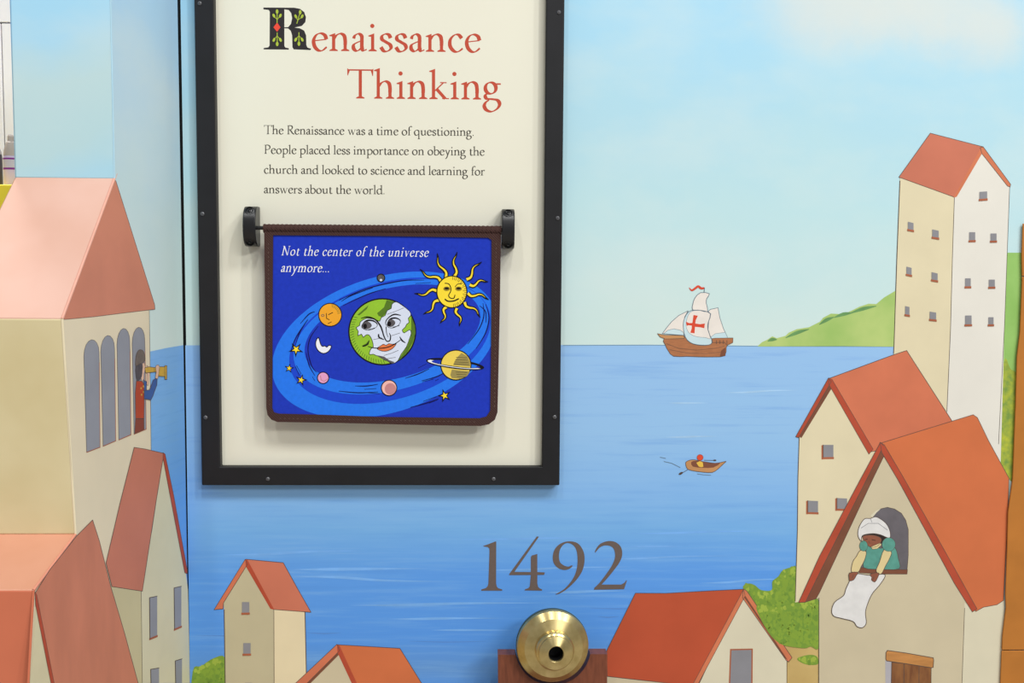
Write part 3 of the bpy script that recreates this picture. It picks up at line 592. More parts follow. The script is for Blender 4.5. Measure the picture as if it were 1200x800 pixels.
# --- pen-drawn roman letters
def nibw(dx, dy, T, t, ang=math.radians(20)):
    l = math.hypot(dx, dy) or 1; nx, ny = -dy / l, dx / l
    ux, uy = math.cos(ang), math.sin(ang); a_ = nx * ux + ny * uy; b_ = -nx * uy + ny * ux
    return math.sqrt((T * a_) ** 2 + (t * b_) ** 2)
BO = [(.2, .72), (.42, .96), (.7, .98), (.97, .75), (1.0, .45), (.85, .12), (.55, -.02), (.2, .12)]
DO = [(.93, .8), (.7, .98), (.42, .97), (.15, .75), (.1, .42), (.25, .08), (.52, -.01), (.93, .25)]
G = {
 'a': (.86, [('c', [(.12, .72), (.2, .9), (.4, 1.0), (.58, .88), (.6, .62), (.6, .22), (.68, .03), (.88, .1)]), ('c', [(.6, .6), (.34, .5), (.13, .36), (.12, .14), (.28, .01), (.45, .07), (.6, .22)])]),
 'b': (1.12, [('s', .2, .05, 1.72, 1, 0), ('c', BO)]),
 'c': (.9, [('c', [(.8, .78), (.62, .98), (.38, .97), (.14, .7), (.13, .32), (.35, .04), (.6, .01), (.86, .2)])]),
 'd': (1.16, [('s', .93, .05, 1.72, 1, 0), ('c', DO), ('c', [(.93, .2), (1.0, .03), (1.14, .06)])]),
 'e': (.92, [('l', .17, .58, .84, .66, .06), ('c', [(.84, .66), (.75, .9), (.5, 1.01), (.25, .9), (.1, .6), (.16, .25), (.36, .03), (.6, .01), (.86, .22)])]),
 'f': (.62, [('s', .28, 0, 1.2, 0, 1), ('c', [(.28, 1.1), (.3, 1.4), (.45, 1.65), (.64, 1.7), (.8, 1.6)]), ('l', .06, .95, .62, .95, .07), ('d', .76, 1.58, .07)]),
 'g': (1.05, [('o', .43, .66, .31, .33), ('c', [(.26, .38), (.12, .22), (.2, .05), (.5, .02), (.82, -.04), (.95, -.26), (.82, -.52), (.5, -.7), (.2, -.62), (.06, -.4), (.14, -.18), (.34, -.03)]), ('l', .66, .9, 1.02, .9, .09)]),
 'h': (1.2, [('s', .24, 0, 1.74, 1, 1), ('c', [(.24, .66), (.42, .9), (.65, 1.0), (.86, .88), (.92, .6), (.92, .35)]), ('s', .92, 0, .5, 0, 1)]),
 'i': (.56, [('s', .27, 0, 1.0, 1, 1), ('d', .25, 1.46, .125)]),
 'k': (1.12, [('s', .24, 0, 1.72, 1, 1), ('l', .26, .42, .8, .93, .07), ('l', .62, .95, 1.0, .95, .06), ('l', .42, .58, .92, .02, .17), ('l', .74, .03, 1.14, .03, .06)]),
 'l': (.56, [('s', .27, 0, 1.74, 1, 1)]),
 'm': (1.86, [('s', .25, 0, 1.0, 1, 1), ('c', [(.25, .66), (.42, .9), (.62, 1.0), (.82, .88), (.88, .6), (.88, .35)]), ('s', .88, 0, .5, 0, 1), ('c', [(.88, .66), (1.05, .9), (1.27, 1.0), (1.47, .88), (1.52, .6), (1.52, .35)]), ('s', 1.52, 0, .5, 0, 1)]),
 'n': (1.2, [('s', .25, 0, 1.0, 1, 1), ('c', [(.25, .66), (.42, .9), (.65, 1.0), (.86, .88), (.92, .6), (.92, .35)]), ('s', .92, 0, .5, 0, 1)]),
 'o': (1.1, [('o', .55, .49, .43, .49)]),
 'p': (1.15, [('s', .25, -.7, 1.0, 1, 1), ('c', [(x + .05, y) for x, y in BO])]),
 'q': (1.12, [('s', .9, -.7, .95, 0, 1), ('c', [(x - .03, y) for x, y in DO])]),
 'r': (.82, [('s', .25, 0, 1.0, 1, 1), ('c', [(.25, .66), (.42, .88), (.6, .98), (.74, .94)]), ('d', .72, .9, .09)]),
 's': (.78, [('c', [(.66, .76), (.56, .95), (.36, 1.0), (.17, .88), (.17, .68), (.4, .53), (.63, .38), (.68, .18), (.5, .01), (.27, .01), (.1, .24)])]),
 't': (.72, [('c', [(.3, 1.22), (.3, .7), (.3, .25), (.4, .03), (.56, .01), (.7, .12)]), ('l', .08, .95, .66, .95, .07)]),
 'u': (1.2, [('c', [(.25, .95), (.25, .6), (.27, .25), (.42, .03), (.66, .05), (.9, .28)]), ('s', .92, .05, 1.0, 1, 0), ('s', .25, .6, 1.0, 1, 0), ('l', .9, .05, 1.12, .05, .06)]),
 'v': (1.05, [('l', .2, .97, .56, .0, .16), ('l', .54, .02, .88, .95, .065), ('l', .0, .96, .42, .96, .055), ('l', .7, .96, 1.05, .96, .055)]),
 'w': (1.6, [('l', .2, .97, .52, .0, .16), ('l', .5, .02, .82, .95, .065), ('l', .76, .95, 1.08, .0, .16), ('l', 1.06, .02, 1.42, .95, .065), ('l', .0, .96, .4, .96, .055), ('l', .6, .96, .95, .96, .055), ('l', 1.24, .96, 1.6, .96, .055)]),
 'y': (1.05, [('l', .2, .97, .58, .0, .16), ('c', [(.9, .95), (.72, .5), (.56, .05), (.42, -.35), (.25, -.62), (.08, -.64)]), ('l', .0, .96, .42, .96, .055), ('l', .7, .96, 1.05, .96, .055)]),
 'T': (1.5, [('l', .08, 1.64, 1.48, 1.64, .08), ('p', [(.02, 1.74), (.12, 1.66), (.17, 1.6), (.06, 1.32), (.03, 1.32)]), ('p', [(1.54, 1.72), (1.44, 1.66), (1.39, 1.6), (1.48, 1.3), (1.52, 1.3)]), ('s', .78, 0, 1.66, 0, 1)]),
 'R': (1.42, [('s', .32, 0, 1.66, 0, 1), ('l', .1, 1.65, .6, 1.65, .06), ('c', [(.4, 1.65), (.78, 1.64), (1.05, 1.45), (1.03, 1.12), (.8, .9), (.36, .86)]), ('c', [(.62, .86), (.85, .55), (1.1, .2), (1.42, .0)])]),
 'P': (1.28, [('s', .32, 0, 1.66, 0, 1), ('l', .1, 1.65, .6, 1.65, .06), ('c', [(.4, 1.65), (.82, 1.64), (1.12, 1.42), (1.1, 1.05), (.85, .82), (.36, .78)])]),
 'N': (1.7, [('s', .3, 0, 1.6, 0, 1), ('l', .3, 1.62, 1.38, .02, .17), ('l', 1.42, .02, 1.42, 1.6, .08), ('l', .02, 1.63, .4, 1.63, .06), ('l', 1.2, 1.63, 1.66, 1.63, .06)]),
 '.': (.42, [('d', .2, .08, .1)]), ' ': (.5, []),
}
def text(mb, su, s, x0, y0, xh, width, layer, m, tilt=0.0, slant=0.0, force=None, T=.185, t=.055, n=4, body=1.0):
    adv = sum(G[ch][0] for ch in s) * xh
    extra = (width - adv) / max(1, len(s) - 1) if width else 0
    sx = 1.0
    if extra < -0.12 * xh or extra > .22 * xh:
        sx = (width) / (adv * (1.0 if extra < 0 else 1.0)); sx = max(.8, min(1.25, sx)); extra = (width - adv * sx) / max(1, len(s) - 1)
    if force: sx = force; extra = (width - adv * sx) / max(1, len(s) - 1)
    x = x0
    for ch in s:
        a_, ops = G[ch]
        def X(p): gx, gy = p; return (x + (gx * sx + slant * gy) * xh, y0 - gy * xh + tilt * (x + gx * xh - x0))
        for op in ops:
            if op[0] in 'co':
                if op[0] == 'c': q = smooth_pts(op[1], n)
                else:
                    _, cx, cy, rx, ry = op; q = [(cx + rx * math.cos(k * math.pi / 10), cy + ry * math.sin(k * math.pi / 10)) for k in range(21)]
                L = []; R = []
                for i, p in enumerate(q):
                    if op[0] == 'o': pa, pb = q[(i - 1) % 20], q[(i + 1) % 20]
                    else: pa, pb = q[max(i - 1, 0)], q[min(i + 1, len(q) - 1)]
                    dx, dy = pb[0] - pa[0], pb[1] - pa[1]; l = math.hypot(dx, dy) or 1
                    h_ = nibw(dx, dy, T * body, t * body) / 2; L.append(X((p[0] - dy / l * h_, p[1] + dx / l * h_))); R.append(X((p[0] + dy / l * h_, p[1] - dx / l * h_)))
                mb.strip(su, L, R, layer, m)
            elif op[0] == 's':
                _, sx_, ya, yb, top, bot = op; hw = .085 * body
                pts = [(sx_ - hw, ya), (sx_ + hw, ya), (sx_ + hw, yb), (sx_ - hw, yb)]
                if top: pts = [(sx_ - hw, ya), (sx_ + hw, ya), (sx_ + hw, yb + .03), (sx_ - hw - .16, yb - .1), (sx_ - hw - .15, yb - .15), (sx_ - hw, yb - .17)]
                mb.poly(su, [X(p) for p in pts], layer, m)
                if bot: mb.poly(su, [X(p) for p in [(sx_ - .24, ya - .01), (sx_ + .24, ya - .01), (sx_ + .24, ya + .045), (sx_ + hw, ya + .12), (sx_ - hw, ya + .12), (sx_ - .24, ya + .045)]], layer, m)
            elif op[0] == 'l':
                _, xa, ya, xb, yb, wd = op; wd *= (body if wd > .1 else 1); l = math.hypot(xb - xa, yb - ya); nx, ny = -(yb - ya) / l * wd / 2, (xb - xa) / l * wd / 2
                mb.poly(su, [X(p) for p in [(xa + nx, ya + ny), (xb + nx, yb + ny), (xb - nx, yb - ny), (xa - nx, ya - ny)]], layer, m)
            elif op[0] == 'p': mb.poly(su, [X(p) for p in op[1]], layer, m)
            elif op[0] == 'd': mb.poly(su, [X(p) for p in circ(op[1], op[2], op[3], n=10)], layer, m)
        x += a_ * sx * xh + extra
    return mb
RED = paint('heading_red', (192, 76, 54), .03); TXT = paint('body_text', (72, 68, 60), .03)
text(MB(), SP, 'enaissance', 365.5, 59.3, 20.2, 198, 1, RED, .008, n=6, T=.205, t=.06, body=1.08).build('lettering', SGN, label='red lettering enaissance')
text(MB(), SP, 'Thinking', 406.5, 115, 20.2, 181, 1, RED, .009, n=6, T=.205, t=.06, body=1.08).build('lettering', SGN, label='red lettering Thinking')
for s_, y_, w_ in (('The Renaissance was a time of questioning.', 157, 246.5), ('People placed less importance on obeying the', 180, 258.5), ('church and looked to science and learning for', 203.2, 259), ('answers about the world.', 226.2, 142)):
    text(MB(), SP, s_, 309.3, y_, 6.15, w_, 1, TXT, .0085, n=2, T=.215, t=.09, body=1.15).build('lettering', SGN, label='line of small dark text')
# decorated initial
RK = paint('initial_black', (44, 40, 42), .04); LG = paint('initial_leaf', (172, 190, 62), .05); DR = paint('initial_red', (232, 74, 56), .02)
R8 = lambda pts: C(305, 0, 7.5, pts)
m = MB()
m.poly(SP, R8([(28, 66), (300, 68), (350, 78), (385, 105), (402, 150), (396, 195), (365, 228), (300, 242), (345, 248), (385, 268), (403, 310), (405, 395), (415, 418), (448, 428), (440, 440), (400, 438), (295, 434), (283, 415), (280, 310), (268, 270), (245, 250), (212, 248), (212, 405), (222, 418), (252, 424), (250, 436), (30, 434), (30, 422), (70, 416), (82, 400), (84, 105), (76, 88), (28, 82)]), 1, RK,
       holes=[R8([(212, 82), (250, 88), (272, 115), (280, 160), (270, 210), (245, 238), (212, 240)])])
INI = m.build('initial', SGN, label='large black decorated initial R with green leaf sprigs')
def sprig(cx, cy, up, tl=0):
    m = MB(); s_ = -1 if up else 1
    X = lambda dx, dy: (cx + dx + tl * dy * .3, cy + s_ * dy)
    for dx, dy, rx, ry, ti in ((0, 50, 12, 20, 0), (-28, 14, 11, 19, .45), (28, 14, 11, 19, -.45)):
        p = X(dx, dy); m.poly(SP, R8(circ(p[0], p[1], rx, ry, 12, ti * (1 if up else -1) * -1)), 2, LG)
    m.line(SP, R8([X(0, -48 + 0), X(0, 40)]), 2, LG, .9); m.line(SP, R8([X(0, -20), X(-24, 6)]), 2, LG, .7); m.line(SP, R8([X(0, -20), X(24, 6)]), 2, LG, .7)
    m.build('leaf_sprig', INI)
sprig(148, 152, True); sprig(336, 158, True, 1); sprig(149, 336, False); sprig(340, 334, False)
MB().poly(SP, R8([(148, 198), (178, 240), (148, 280), (116, 240)]), 2, DR).build('diamond', INI)

# ------------------------------------------------------------------ rod with two brackets
RODY = -.034; FPY = -.037
zr = atY(RODY).P((450, 268)).z
RODA = empty('hanging_rod', (atY(RODY).P((446, 266)).x, RODY, zr), 'black rod held by two rounded black brackets on the sign', 'rod')
xA = atY(-.03).P((286.5, 266)).x; xB = atY(-.03).P((602.8, 268)).x; wbr = .0205
MB().lathe(Vector((xA + .01, RODY, zr)), Vector((1, 0, 0)), [(.0032, 0), (.0032, xB - xA - .02)], BLACKG, 16).build('rod', RODA, smooth=True)
def bracket(x0, zc):
    m = MB(); pts = []
    for k in range(17):
        a_ = -math.pi / 2 + math.pi * k / 16
        cy = .016 + .026 * math.cos(a_) ** .8 if math.cos(a_) > 0 else .016
        pts.append(Vector((x0, SIGNY - cy * 1.0, zc + .0325 * math.sin(a_))))
    pts = [Vector((x0, SIGNY, zc - .0325))] + pts + [Vector((x0, SIGNY, zc + .0325))]
    m.prism3(pts, Vector((wbr, 0, 0)), BLACKG); o = m.build('bracket', RODA, bevel=.0015)
    for dz, rr, mat_ in ((.0245, .0055, BLACKG), (-.0245, .0055, BLACK)):
        c0 = Vector((x0 + wbr / 2, SIGNY - .0338, zc + dz))
        MB().lathe(c0, Vector((0, -1, .45 if dz > 0 else -.45)), [(.0075, -.004), (.0075, .0012), (.0062, .0018), (.0058, -.0005), (.0045, -.0005), (.0040, .0016), (.002, .0024), (.0008, .0010)], mat_, 20).build('screw', o, smooth=True)
bracket(xA, atY(-.04).P((294, 265)).z); bracket(xB - wbr, atY(-.04).P((595, 268)).z)

# ------------------------------------------------------------------ printed flap
FP = atY(FPY)
FAB = paint('flap_blue', (34, 58, 184), .07, .85, .1, 160); FL1 = paint('flap_light_blue', (42, 120, 238), .05, .85, .1, 160); FL2 = paint('flap_mid_blue', (34, 72, 206), .05, .85, .1, 160)
NAVY = paint('flap_navy', (22, 22, 84), .05, .85, .1); PINK = paint('flap_ink', (26, 22, 26), .05, .85, .1)
def web_mat():
    m, nt, b = base_mat('binding_brown', .85, .15)
    v = coords(nt, (1, 1, 1)); wv = nt.nodes.new('ShaderNodeTexWave'); nt.links.new(v, wv.inputs[0]); wv.bands_direction = 'DIAGONAL'; wv.inputs['Scale'].default_value = 150
    n = noise(nt, v, 300)
    nt.links.new(ramp(nt, wv.outputs['Fac'], [(0, rgb(56, 38, 36)), (1, rgb(80, 56, 51))]), b.inputs['Base Color']); bump(nt, b, wv.outputs['Fac'], .35, .0006); return m
WEB = web_mat()
zf = FP.P((446, 268)).z
FLP = empty('printed_flap', (FP.P((447, 380)).x, FPY, FP.P((447, 497)).z), 'blue fabric flap printed with planets and a smiling sun, brown binding, hanging from the rod', 'flap')
outer = [(309.5, 268), (309.8, 300), (311, 400), (312, 478), (313.5, 486), (318, 491.5), (325, 494.3), (400, 495.5), (500, 498), (563, 499), (573, 497), (580, 491.5), (583, 483), (583.6, 460), (586, 350), (587, 270)]
inner = [(320, 275.5), (319.5, 350), (319, 478), (321, 483), (327, 484.6), (380, 486), (440, 488.3), (562, 490), (570, 488), (574.5, 481), (575.3, 430), (576, 350), (576, 281), (572, 278.5), (450, 276.5)]
MB().prism3([FP.P(p) for p in [(311, 270), (312.5, 478), (320, 491), (400, 493.5), (563, 497), (577, 491), (581.5, 480), (585, 272)]], Vector((0, .004, 0)), FAB).build('fabric_panel', FLP)
bd = MB(); lo = [FP.P(p, .0022) for p in outer]; 
bd.poly(atY(FPY - .002), outer, 0, WEB, holes=[inner])
for lp in (outer, inner):
    for i in range(len(lp)):
        a0, a1 = atY(FPY - .002).P(lp[i - 1]), atY(FPY - .002).P(lp[i]); back = Vector((0, .008 if lp is outer else .002, 0)); bd.face3([a0, a1, a1 + back, a0 + back], WEB)
bd.build('binding', FLP)
x0_, x1_ = atY(RODY).P((309, 268)).x, atY(RODY).P((587.5, 268)).x
tl_ = MB(); nseg = 180
tl_.lathe(Vector((x0_, RODY, zr - .001)), Vector((1, 0, 0)), [(.0072 + .0005 * math.sin(k * 1.9), (x1_ - x0_) * k / nseg) for k in range(nseg + 1)] + [(.0045, (x1_ - x0_)), (.0045, 0), (.0072, 0)], WEB, 18, cap=False)
tl_.build('rolled_hem', FLP, smooth=True)
st = MB(); stm = paint('stitch', (98, 80, 74), .1, .9)
for (a, b_, n) in (((314.5, 285), (316, 478), 38), ((581.5, 285), (579.5, 480), 38), ((328, 490), (560, 494.3), 46)):
    for k in range(n):
        t = k / n; x = a[0] + (b_[0] - a[0]) * t; y = a[1] + (b_[1] - a[1]) * t; dx, dy = (b_[0] - a[0]) / n * .3, (b_[1] - a[1]) / n * .3
        st.line(atY(FPY - .0022), [(x, y), (x + dx, y + dy)], .5, stm, .7)
st.build('stitching', FLP, kind='stuff')
def ell(cx, cy, W, H, cov, n=90):
    av = (W * W + H * H) / 2; df = math.hypot((W * W - H * H) / 2, cov); a_, b_ = math.sqrt(av + df), math.sqrt(av - df); th = .5 * math.atan2(2 * cov, W * W - H * H)
    return circ(cx, cy, a_, b_, n, -th)
def cl(p): return clip(p, 319.8, 276.5, 575.8, 487.5)
ob = MB(); ob.poly(FP, cl(ell(450.5, 404, 132, 86, 3500)), 1, FL1); ob.poly(FP, cl(ell(457, 399, 118, 74, 2700)), 2, FL2); ob.poly(FP, cl(ell(458.5, 394.5, 114.5, 67.5, 2500)), 3, FL1); ob.poly(FP, ell(460, 390.5, 103, 57.5, 2050), 4, FAB)
for pts in ([(398, 351), (430, 338), (470, 329), (497, 328)], [(400, 353), (412, 346), (437, 337)], [(402, 358), (430, 345), (452, 338)], [(397, 352), (407, 347)], [(487, 332), (505, 331)], [(352, 379), (362, 368), (369, 365)], [(346, 405), (352, 388), (361, 374)], [(341, 411), (347, 395), (360, 375)],
            [(373, 382), (364, 395), (361, 410), (365, 428), (371, 436)], [(359, 413), (362, 427), (369, 440)], [(346, 429), (351, 440)], [(347.5, 428), (353, 438)], [(366, 441), (369, 446)],
            [(397, 458), (420, 460), (443, 459)], [(416, 452), (430, 452), (443, 450)], [(427, 456), (441, 455)], [(430, 460), (445, 461)], [(475, 443), (490, 438), (503, 432)], [(490, 431), (500, 426)], [(494, 446), (512, 441), (523, 435)], [(495, 447), (508, 444)], [(510, 446), (514, 444)],
            [(566, 355), (567, 370), (561, 386), (548, 403)], [(569, 356), (573, 372), (569, 390), (558, 408)], [(562, 358), (569, 365), (569.5, 378)], [(481, 477), (500, 472), (514, 467)], [(496, 470), (512, 464)], [(503, 472), (513, 468)]):
    ob.stroke(FP, [(x, y, .5 if i in (0, len(pts) - 1) else 1.2) for i, (x, y) in enumerate(pts)], 5, NAVY)
ob.build('printed_orbit', FLP, label='two light blue orbit bands')
WT = paint('flap_white', (236, 238, 246), .02, .8, .1)
text(MB(), FP, 'Not the center of the universe', 329.5, 299, 6.6, 172, 6, WT, .010, .22, force=.80, n=3, T=.2, t=.08, body=1.1).build('lettering', FLP, label='white italic line of text')
text(MB(), FP, 'anymore...', 329, 318.3, 6.6, 57, 6, WT, .010, .22, force=.84, n=3, T=.2, t=.08, body=1.1).build('lettering', FLP, label='white italic word below the first line')
# sun
YEL = paint('flap_yellow', (250, 220, 62), .04, .85, .1); YELD = paint('flap_yellow_dark', (150, 128, 48), .08, .85, .1)
SN = lambda pts: C(480, 280, 6.667, pts)
sn = MB(); sn.poly(FP, SN(circ(330, 412, 122, 128, 36)), 8, PINK); sn.poly(FP, SN(circ(330, 412, 113, 120, 36)), 8.5, YEL)
for k in range(22):
    a_ = -1.5 + k * .14; sn.line(FP, SN([(330 + 112 * math.cos(a_), 412 + 118 * math.sin(a_)), (330 + (88 + 10 * (k % 2)) * math.cos(a_), 412 + 95 * math.sin(a_))]), 9, YELD, .8)
SUN = sn.build('printed_sun', FLP, label='yellow sun with a face and eleven wavy rays')
for tip, root in (((205, 115), (285, 300)), ((360, 100), (350, 292)), ((555, 170), (445, 315)), ((612, 322), (470, 357)), ((622, 462), (455, 422)), ((560, 605), (430, 492)), ((400, 680), (370, 540)), ((250, 662), (288, 530)), ((115, 596), (228, 478)), ((38, 437), (212, 405)), ((75, 245), (245, 330))):
    r = MB(); dx, dy = tip[0] - root[0], tip[1] - root[1]; l = math.hypot(dx, dy); nx, ny = -dy / l, dx / l; q = []
    for k in range(7):
        t = k / 6; wv = math.sin(t * 2 * math.pi * 1.25) * 17 * (1 - .3 * t) * (1 if t > 0 else 0)
        q.append((root[0] + dx * t + nx * wv, root[1] + dy * t + ny * wv))
    P_ = SN(q); ws = [5.6, 4.9, 4.4, 3.9, 3.3, 2.5, .6]
    r.stroke(FP, [(x, y, w_) for (x, y), w_ in zip(P_, ws)], 7, PINK); r.stroke(FP, [(x, y, max(.1, w_ - 2.5)) for (x, y), w_ in zip(P_[:6], ws[:6])], 7.5, YEL); r.build('ray', SUN)
fc = MB()
for pts, wd in (([(275, 345), (305, 350), (322, 380), (320, 410), (305, 440), (318, 460), (345, 462), (355, 435)], 1.1), ([(355, 375), (375, 352), (405, 348)], .8), ([(275, 468), (300, 485), (345, 483), (385, 465)], 1.6)):
    fc.stroke(FP, [(x, y, wd) for x, y in SN(pts)], 9.4, PINK)
for cx, cy in ((290, 388), (383, 388)): fc.poly(FP, SN(circ(cx, cy, 27, 17, 14)), 9.5, YELD); fc.poly(FP, SN(circ(cx, cy - 3, 18, 9, 12)), 9.8, PINK)
fc.build('face', SUN)
# earth
EA = lambda pts: C(400, 340, 8, pts)
GRN = paint('flap_green', (146, 192, 54), .05, .85, .1); GRND = paint('flap_dark_green', (86, 118, 40), .1, .85, .1); EW = paint('flap_pale', (214, 222, 240), .03, .85, .1); LIP = paint('flap_orange', (224, 120, 72), .06, .85, .1); GR2 = paint('flap_eye_grey', (92, 88, 92), .2, .85, .1, 300)
en = MB(); en.poly(FP, EA(circ(384, 388, 319, 315, 56)), 6, PINK); en.poly(FP, EA(circ(384, 388, 306, 302, 56)), 6.5, GRN)
en.poly(FP, EA([(655, 240), (690, 330), (695, 400), (670, 490), (620, 580), (560, 640), (520, 670), (570, 600), (620, 520), (650, 440), (655, 350)]), 6.7, GRND)
en.poly(FP, EA([(425, 92), (500, 108), (450, 190), (380, 250), (350, 240), (335, 215), (400, 160)]), 6.7, GRND); en.poly(FP, EA([(150, 230), (255, 140), (240, 175), (170, 235)]), 6.7, GRND); en.poly(FP, EA([(190, 520), (230, 500), (262, 465), (255, 510), (220, 530)]), 6.7, GRND)
for k in range(26):
    a_ = 1.5 + k * .085; en.line(FP, EA([(384 + 300 * math.cos(a_), 388 + 296 * math.sin(a_)), (384 + 268 * math.cos(a_ + .04), 388 + 264 * math.sin(a_ + .04))]), 6.9, GRND, .7)
EARTH = en.build('printed_earth', FLP, label='green and white earth with a large calm face')
ld = MB(); ld.poly(FP, EA(smooth_pts([(515, 108), (570, 140), (640, 195), (652, 235), (628, 262), (635, 300), (612, 318), (600, 345), (572, 372), (590, 400), (640, 368), (655, 402), (640, 450), (610, 530), (560, 600), (530, 660), (480, 686), (430, 660), (400, 650), (380, 620), (330, 612), (300, 598), (262, 600), (278, 548), (300, 530), (290, 470), (262, 420), (232, 418), (205, 440), (190, 410), (155, 425), (160, 385), (140, 350), (172, 330), (180, 295), (240, 262), (320, 275), (360, 290), (375, 255), (412, 235), (430, 190), (468, 170), (475, 130)], 2, True)), 7.2, EW, PINK, .7)
ld.poly(FP, EA([(330, 612), (400, 620), (450, 655), (500, 672), (480, 686), (430, 662), (380, 640)]), 7.6, GR2)
for q in ([(430, 225), (500, 200), (585, 165)], [(300, 462), (380, 445)], [(470, 425), (550, 400)], [(400, 610), (470, 590), (535, 562)], [(430, 640), (510, 628)]): ld.line(FP, EA(q), 7.8, GR2, .5)
ld.build('land', EARTH)
fe = MB()
for cx, cy, rx, ry, ti in ((265, 330, 78, 58, -.1), (492, 308, 70, 56, -.35)):
    eye = lambda kx, ky, ox=0, oy=0: EA([(cx + ox + (x * math.cos(ti) - y * math.sin(ti)), cy + oy + (x * math.sin(ti) + y * math.cos(ti))) for x, y in smooth_pts([(-rx * kx, 8 * ky), (-rx * .6 * kx, -ry * .75 * ky), (0, -ry * ky), (rx * .65 * kx, -ry * .7 * ky), (rx * kx, 0), (rx * .5 * kx, ry * .62 * ky), (-rx * .4 * kx, ry * .72 * ky)], 3, True)]); fe.poly(FP, eye(1, 1), 8, PINK); fe.poly(FP, eye(.9, .78, 1, 4), 8.3, EW); fe.poly(FP, eye(.58, .72, -24, 3), 8.6, GR2); fe.poly(FP, EA(circ(cx - 42, cy + 6, 18, 24, 12)), 8.9, PINK); fe.line(FP, EA([(cx - 10, cy + 38), (cx + 52, cy + 22)]), 9, PINK, .6)
for pts in ([(185, 262, .6), (250, 250, 1.6), (320, 275, 1.6), (365, 330, 1.8), (385, 380, 1.6), (400, 430, 1.4), (425, 475, 1.2), (455, 470, 1.4), (462, 430, 1.2), (450, 400, .6)], [(420, 330, .6), (418, 290, 1.0), (450, 250, 1.2), (500, 225, 1.6), (558, 235, .8)], [(420, 340, 1), (425, 400, .7), (440, 440, .5)],
            [(350, 410, 1.4), (355, 440, 1.8), (400, 462, .8)], [(250, 525, .6), (310, 540, 1.0), (400, 540, 1.2), (480, 515, 1.1), (555, 465, .7)], [(548, 435, .8), (570, 470, 1.8), (602, 492, .7)], [(200, 525, 1.2), (245, 505, 1.5), (262, 470, .7)]):
    q = [(x, y) for x, y, _ in pts]; fe.stroke(FP, [(a[0], a[1], p[2]) for a, p in zip(EA(q), pts)], 9.2, PINK)
fe.build('face', EARTH)
MB().poly(FP, EA(smooth_pts([(335, 545), (370, 520), (395, 505), (420, 515), (445, 500), (480, 505), (515, 500), (480, 545), (430, 568), (380, 568)], 3, True)), 9.0, LIP, PINK, .6).line(FP, EA([(335, 545), (400, 538), (450, 530), (510, 502)]), 9.6, PINK, .7).build('lips', EARTH)
# moon, planets, ringed planet, stars
def planet(cx, cy, r, m, lab, extra=None, name='printed_planet', rim=1.1):
    o = MB(); o.poly(FP, circ(cx, cy, r, n=26), 6, PINK); o.poly(FP, circ(cx, cy, r - rim, n=26), 6.4, m)
    if extra: extra(o)
    return o.build(name, FLP, label=lab)
ORG = paint('flap_moon_orange', (238, 166, 48), .05, .85, .1); PK = paint('flap_pink', (226, 160, 200), .05, .85, .1); PK2 = paint('flap_rose', (196, 134, 136), .08, .85, .1); PK3 = paint('flap_rose_light', (240, 186, 178), .03, .85, .1)
def ex_m(o):
    for pts, wd in (([(382.5, 367), (382.8, 373), (386, 374.5)], 1), ([(384.5, 379), (388.5, 377)], 1), ([(385, 368.5), (390, 366)], 1.1)): o.line(FP, pts, 6.8, PINK, wd * .8)
    o.poly(FP, circ(378.3, 369.5, 2, 1.6, 10), 6.8, GR2); o.poly(FP, circ(378.3, 369.5, 1.2, .9, 8), 6.9, ORG)
    for k in range(8): a_ = -1.4 + k * .17; o.line(FP, [(387 + 12.5 * math.cos(a_), 368.5 + 12.5 * math.sin(a_)), (387 + 9 * math.cos(a_ + .1), 368.5 + 9 * math.sin(a_ + .1))], 6.8, YELD, .7)
planet(387, 368.7, 14, ORG, 'orange planet with a small face', ex_m)
planet(378.7, 442.5, 7.2, PK, 'small pink planet at the left', lambda o: o.line(FP, [(375.5, 440), (376.5, 445), (380, 446.5), (385, 443)], 6.8, PK2, .8))
planet(456, 454.3, 9.6, PK3, 'rose pink planet at the bottom', lambda o: o.poly(FP, circ(457.5, 455.5, 6.6, 6.8, 16), 6.8, PK2))
planet(446.5, 325.5, 5, GR2, 'small grey planet on the upper orbit', lambda o: o.poly(FP, circ(446.5, 328, 1.6, 1.4, 8), 6.8, EW))
def cres(k): return smooth_pts([(373, 395.2), (370.2, 400), (370.4, 406), (373.5, 411.2), (379, 414), (384.5, 412), (387.6, 408), (388.2, 405), (385.2, 404.6), (383, 406.6), (380.6, 405), (378, 405.8), (375.8, 403), (374.6, 399)], 2, True)
MB().poly(FP, cres(0), 6, WT, PINK, 1).build('printed_moon', FLP, label='white crescent moon')
def star(cx, cy, r, rot, lab):
    def pt(R, k): a_ = rot + k * math.pi / 5; return (cx + R * math.cos(a_), cy + R * math.sin(a_))
    o = MB(); o.poly(FP, [pt(r * 1.75 if k % 2 == 0 else r * .6, k) for k in range(10)], 6.5, PINK); o.poly(FP, [pt(r * .95 if k % 2 == 0 else r * .38, k) for k in range(10)], 7, YEL)
    o.build('printed_star', FLP, label=lab)
star(347, 409.3, 5.2, -.9, 'yellow star on the left orbit'); star(339, 431.3, 3.4, -1.4, 'smallest yellow star'); star(353, 445, 4.2, -1.3, 'yellow star low on the left orbit'); star(521, 463.4, 4.8, -.6, 'yellow star under the ringed planet')
ST = lambda pts: C(480, 390, 6.667, pts)
SY = paint('flap_pale_yellow', (236, 208, 92), .05, .85, .1); SYD = paint('flap_olive', (160, 144, 84), .06, .85, .1)
o = MB(); 
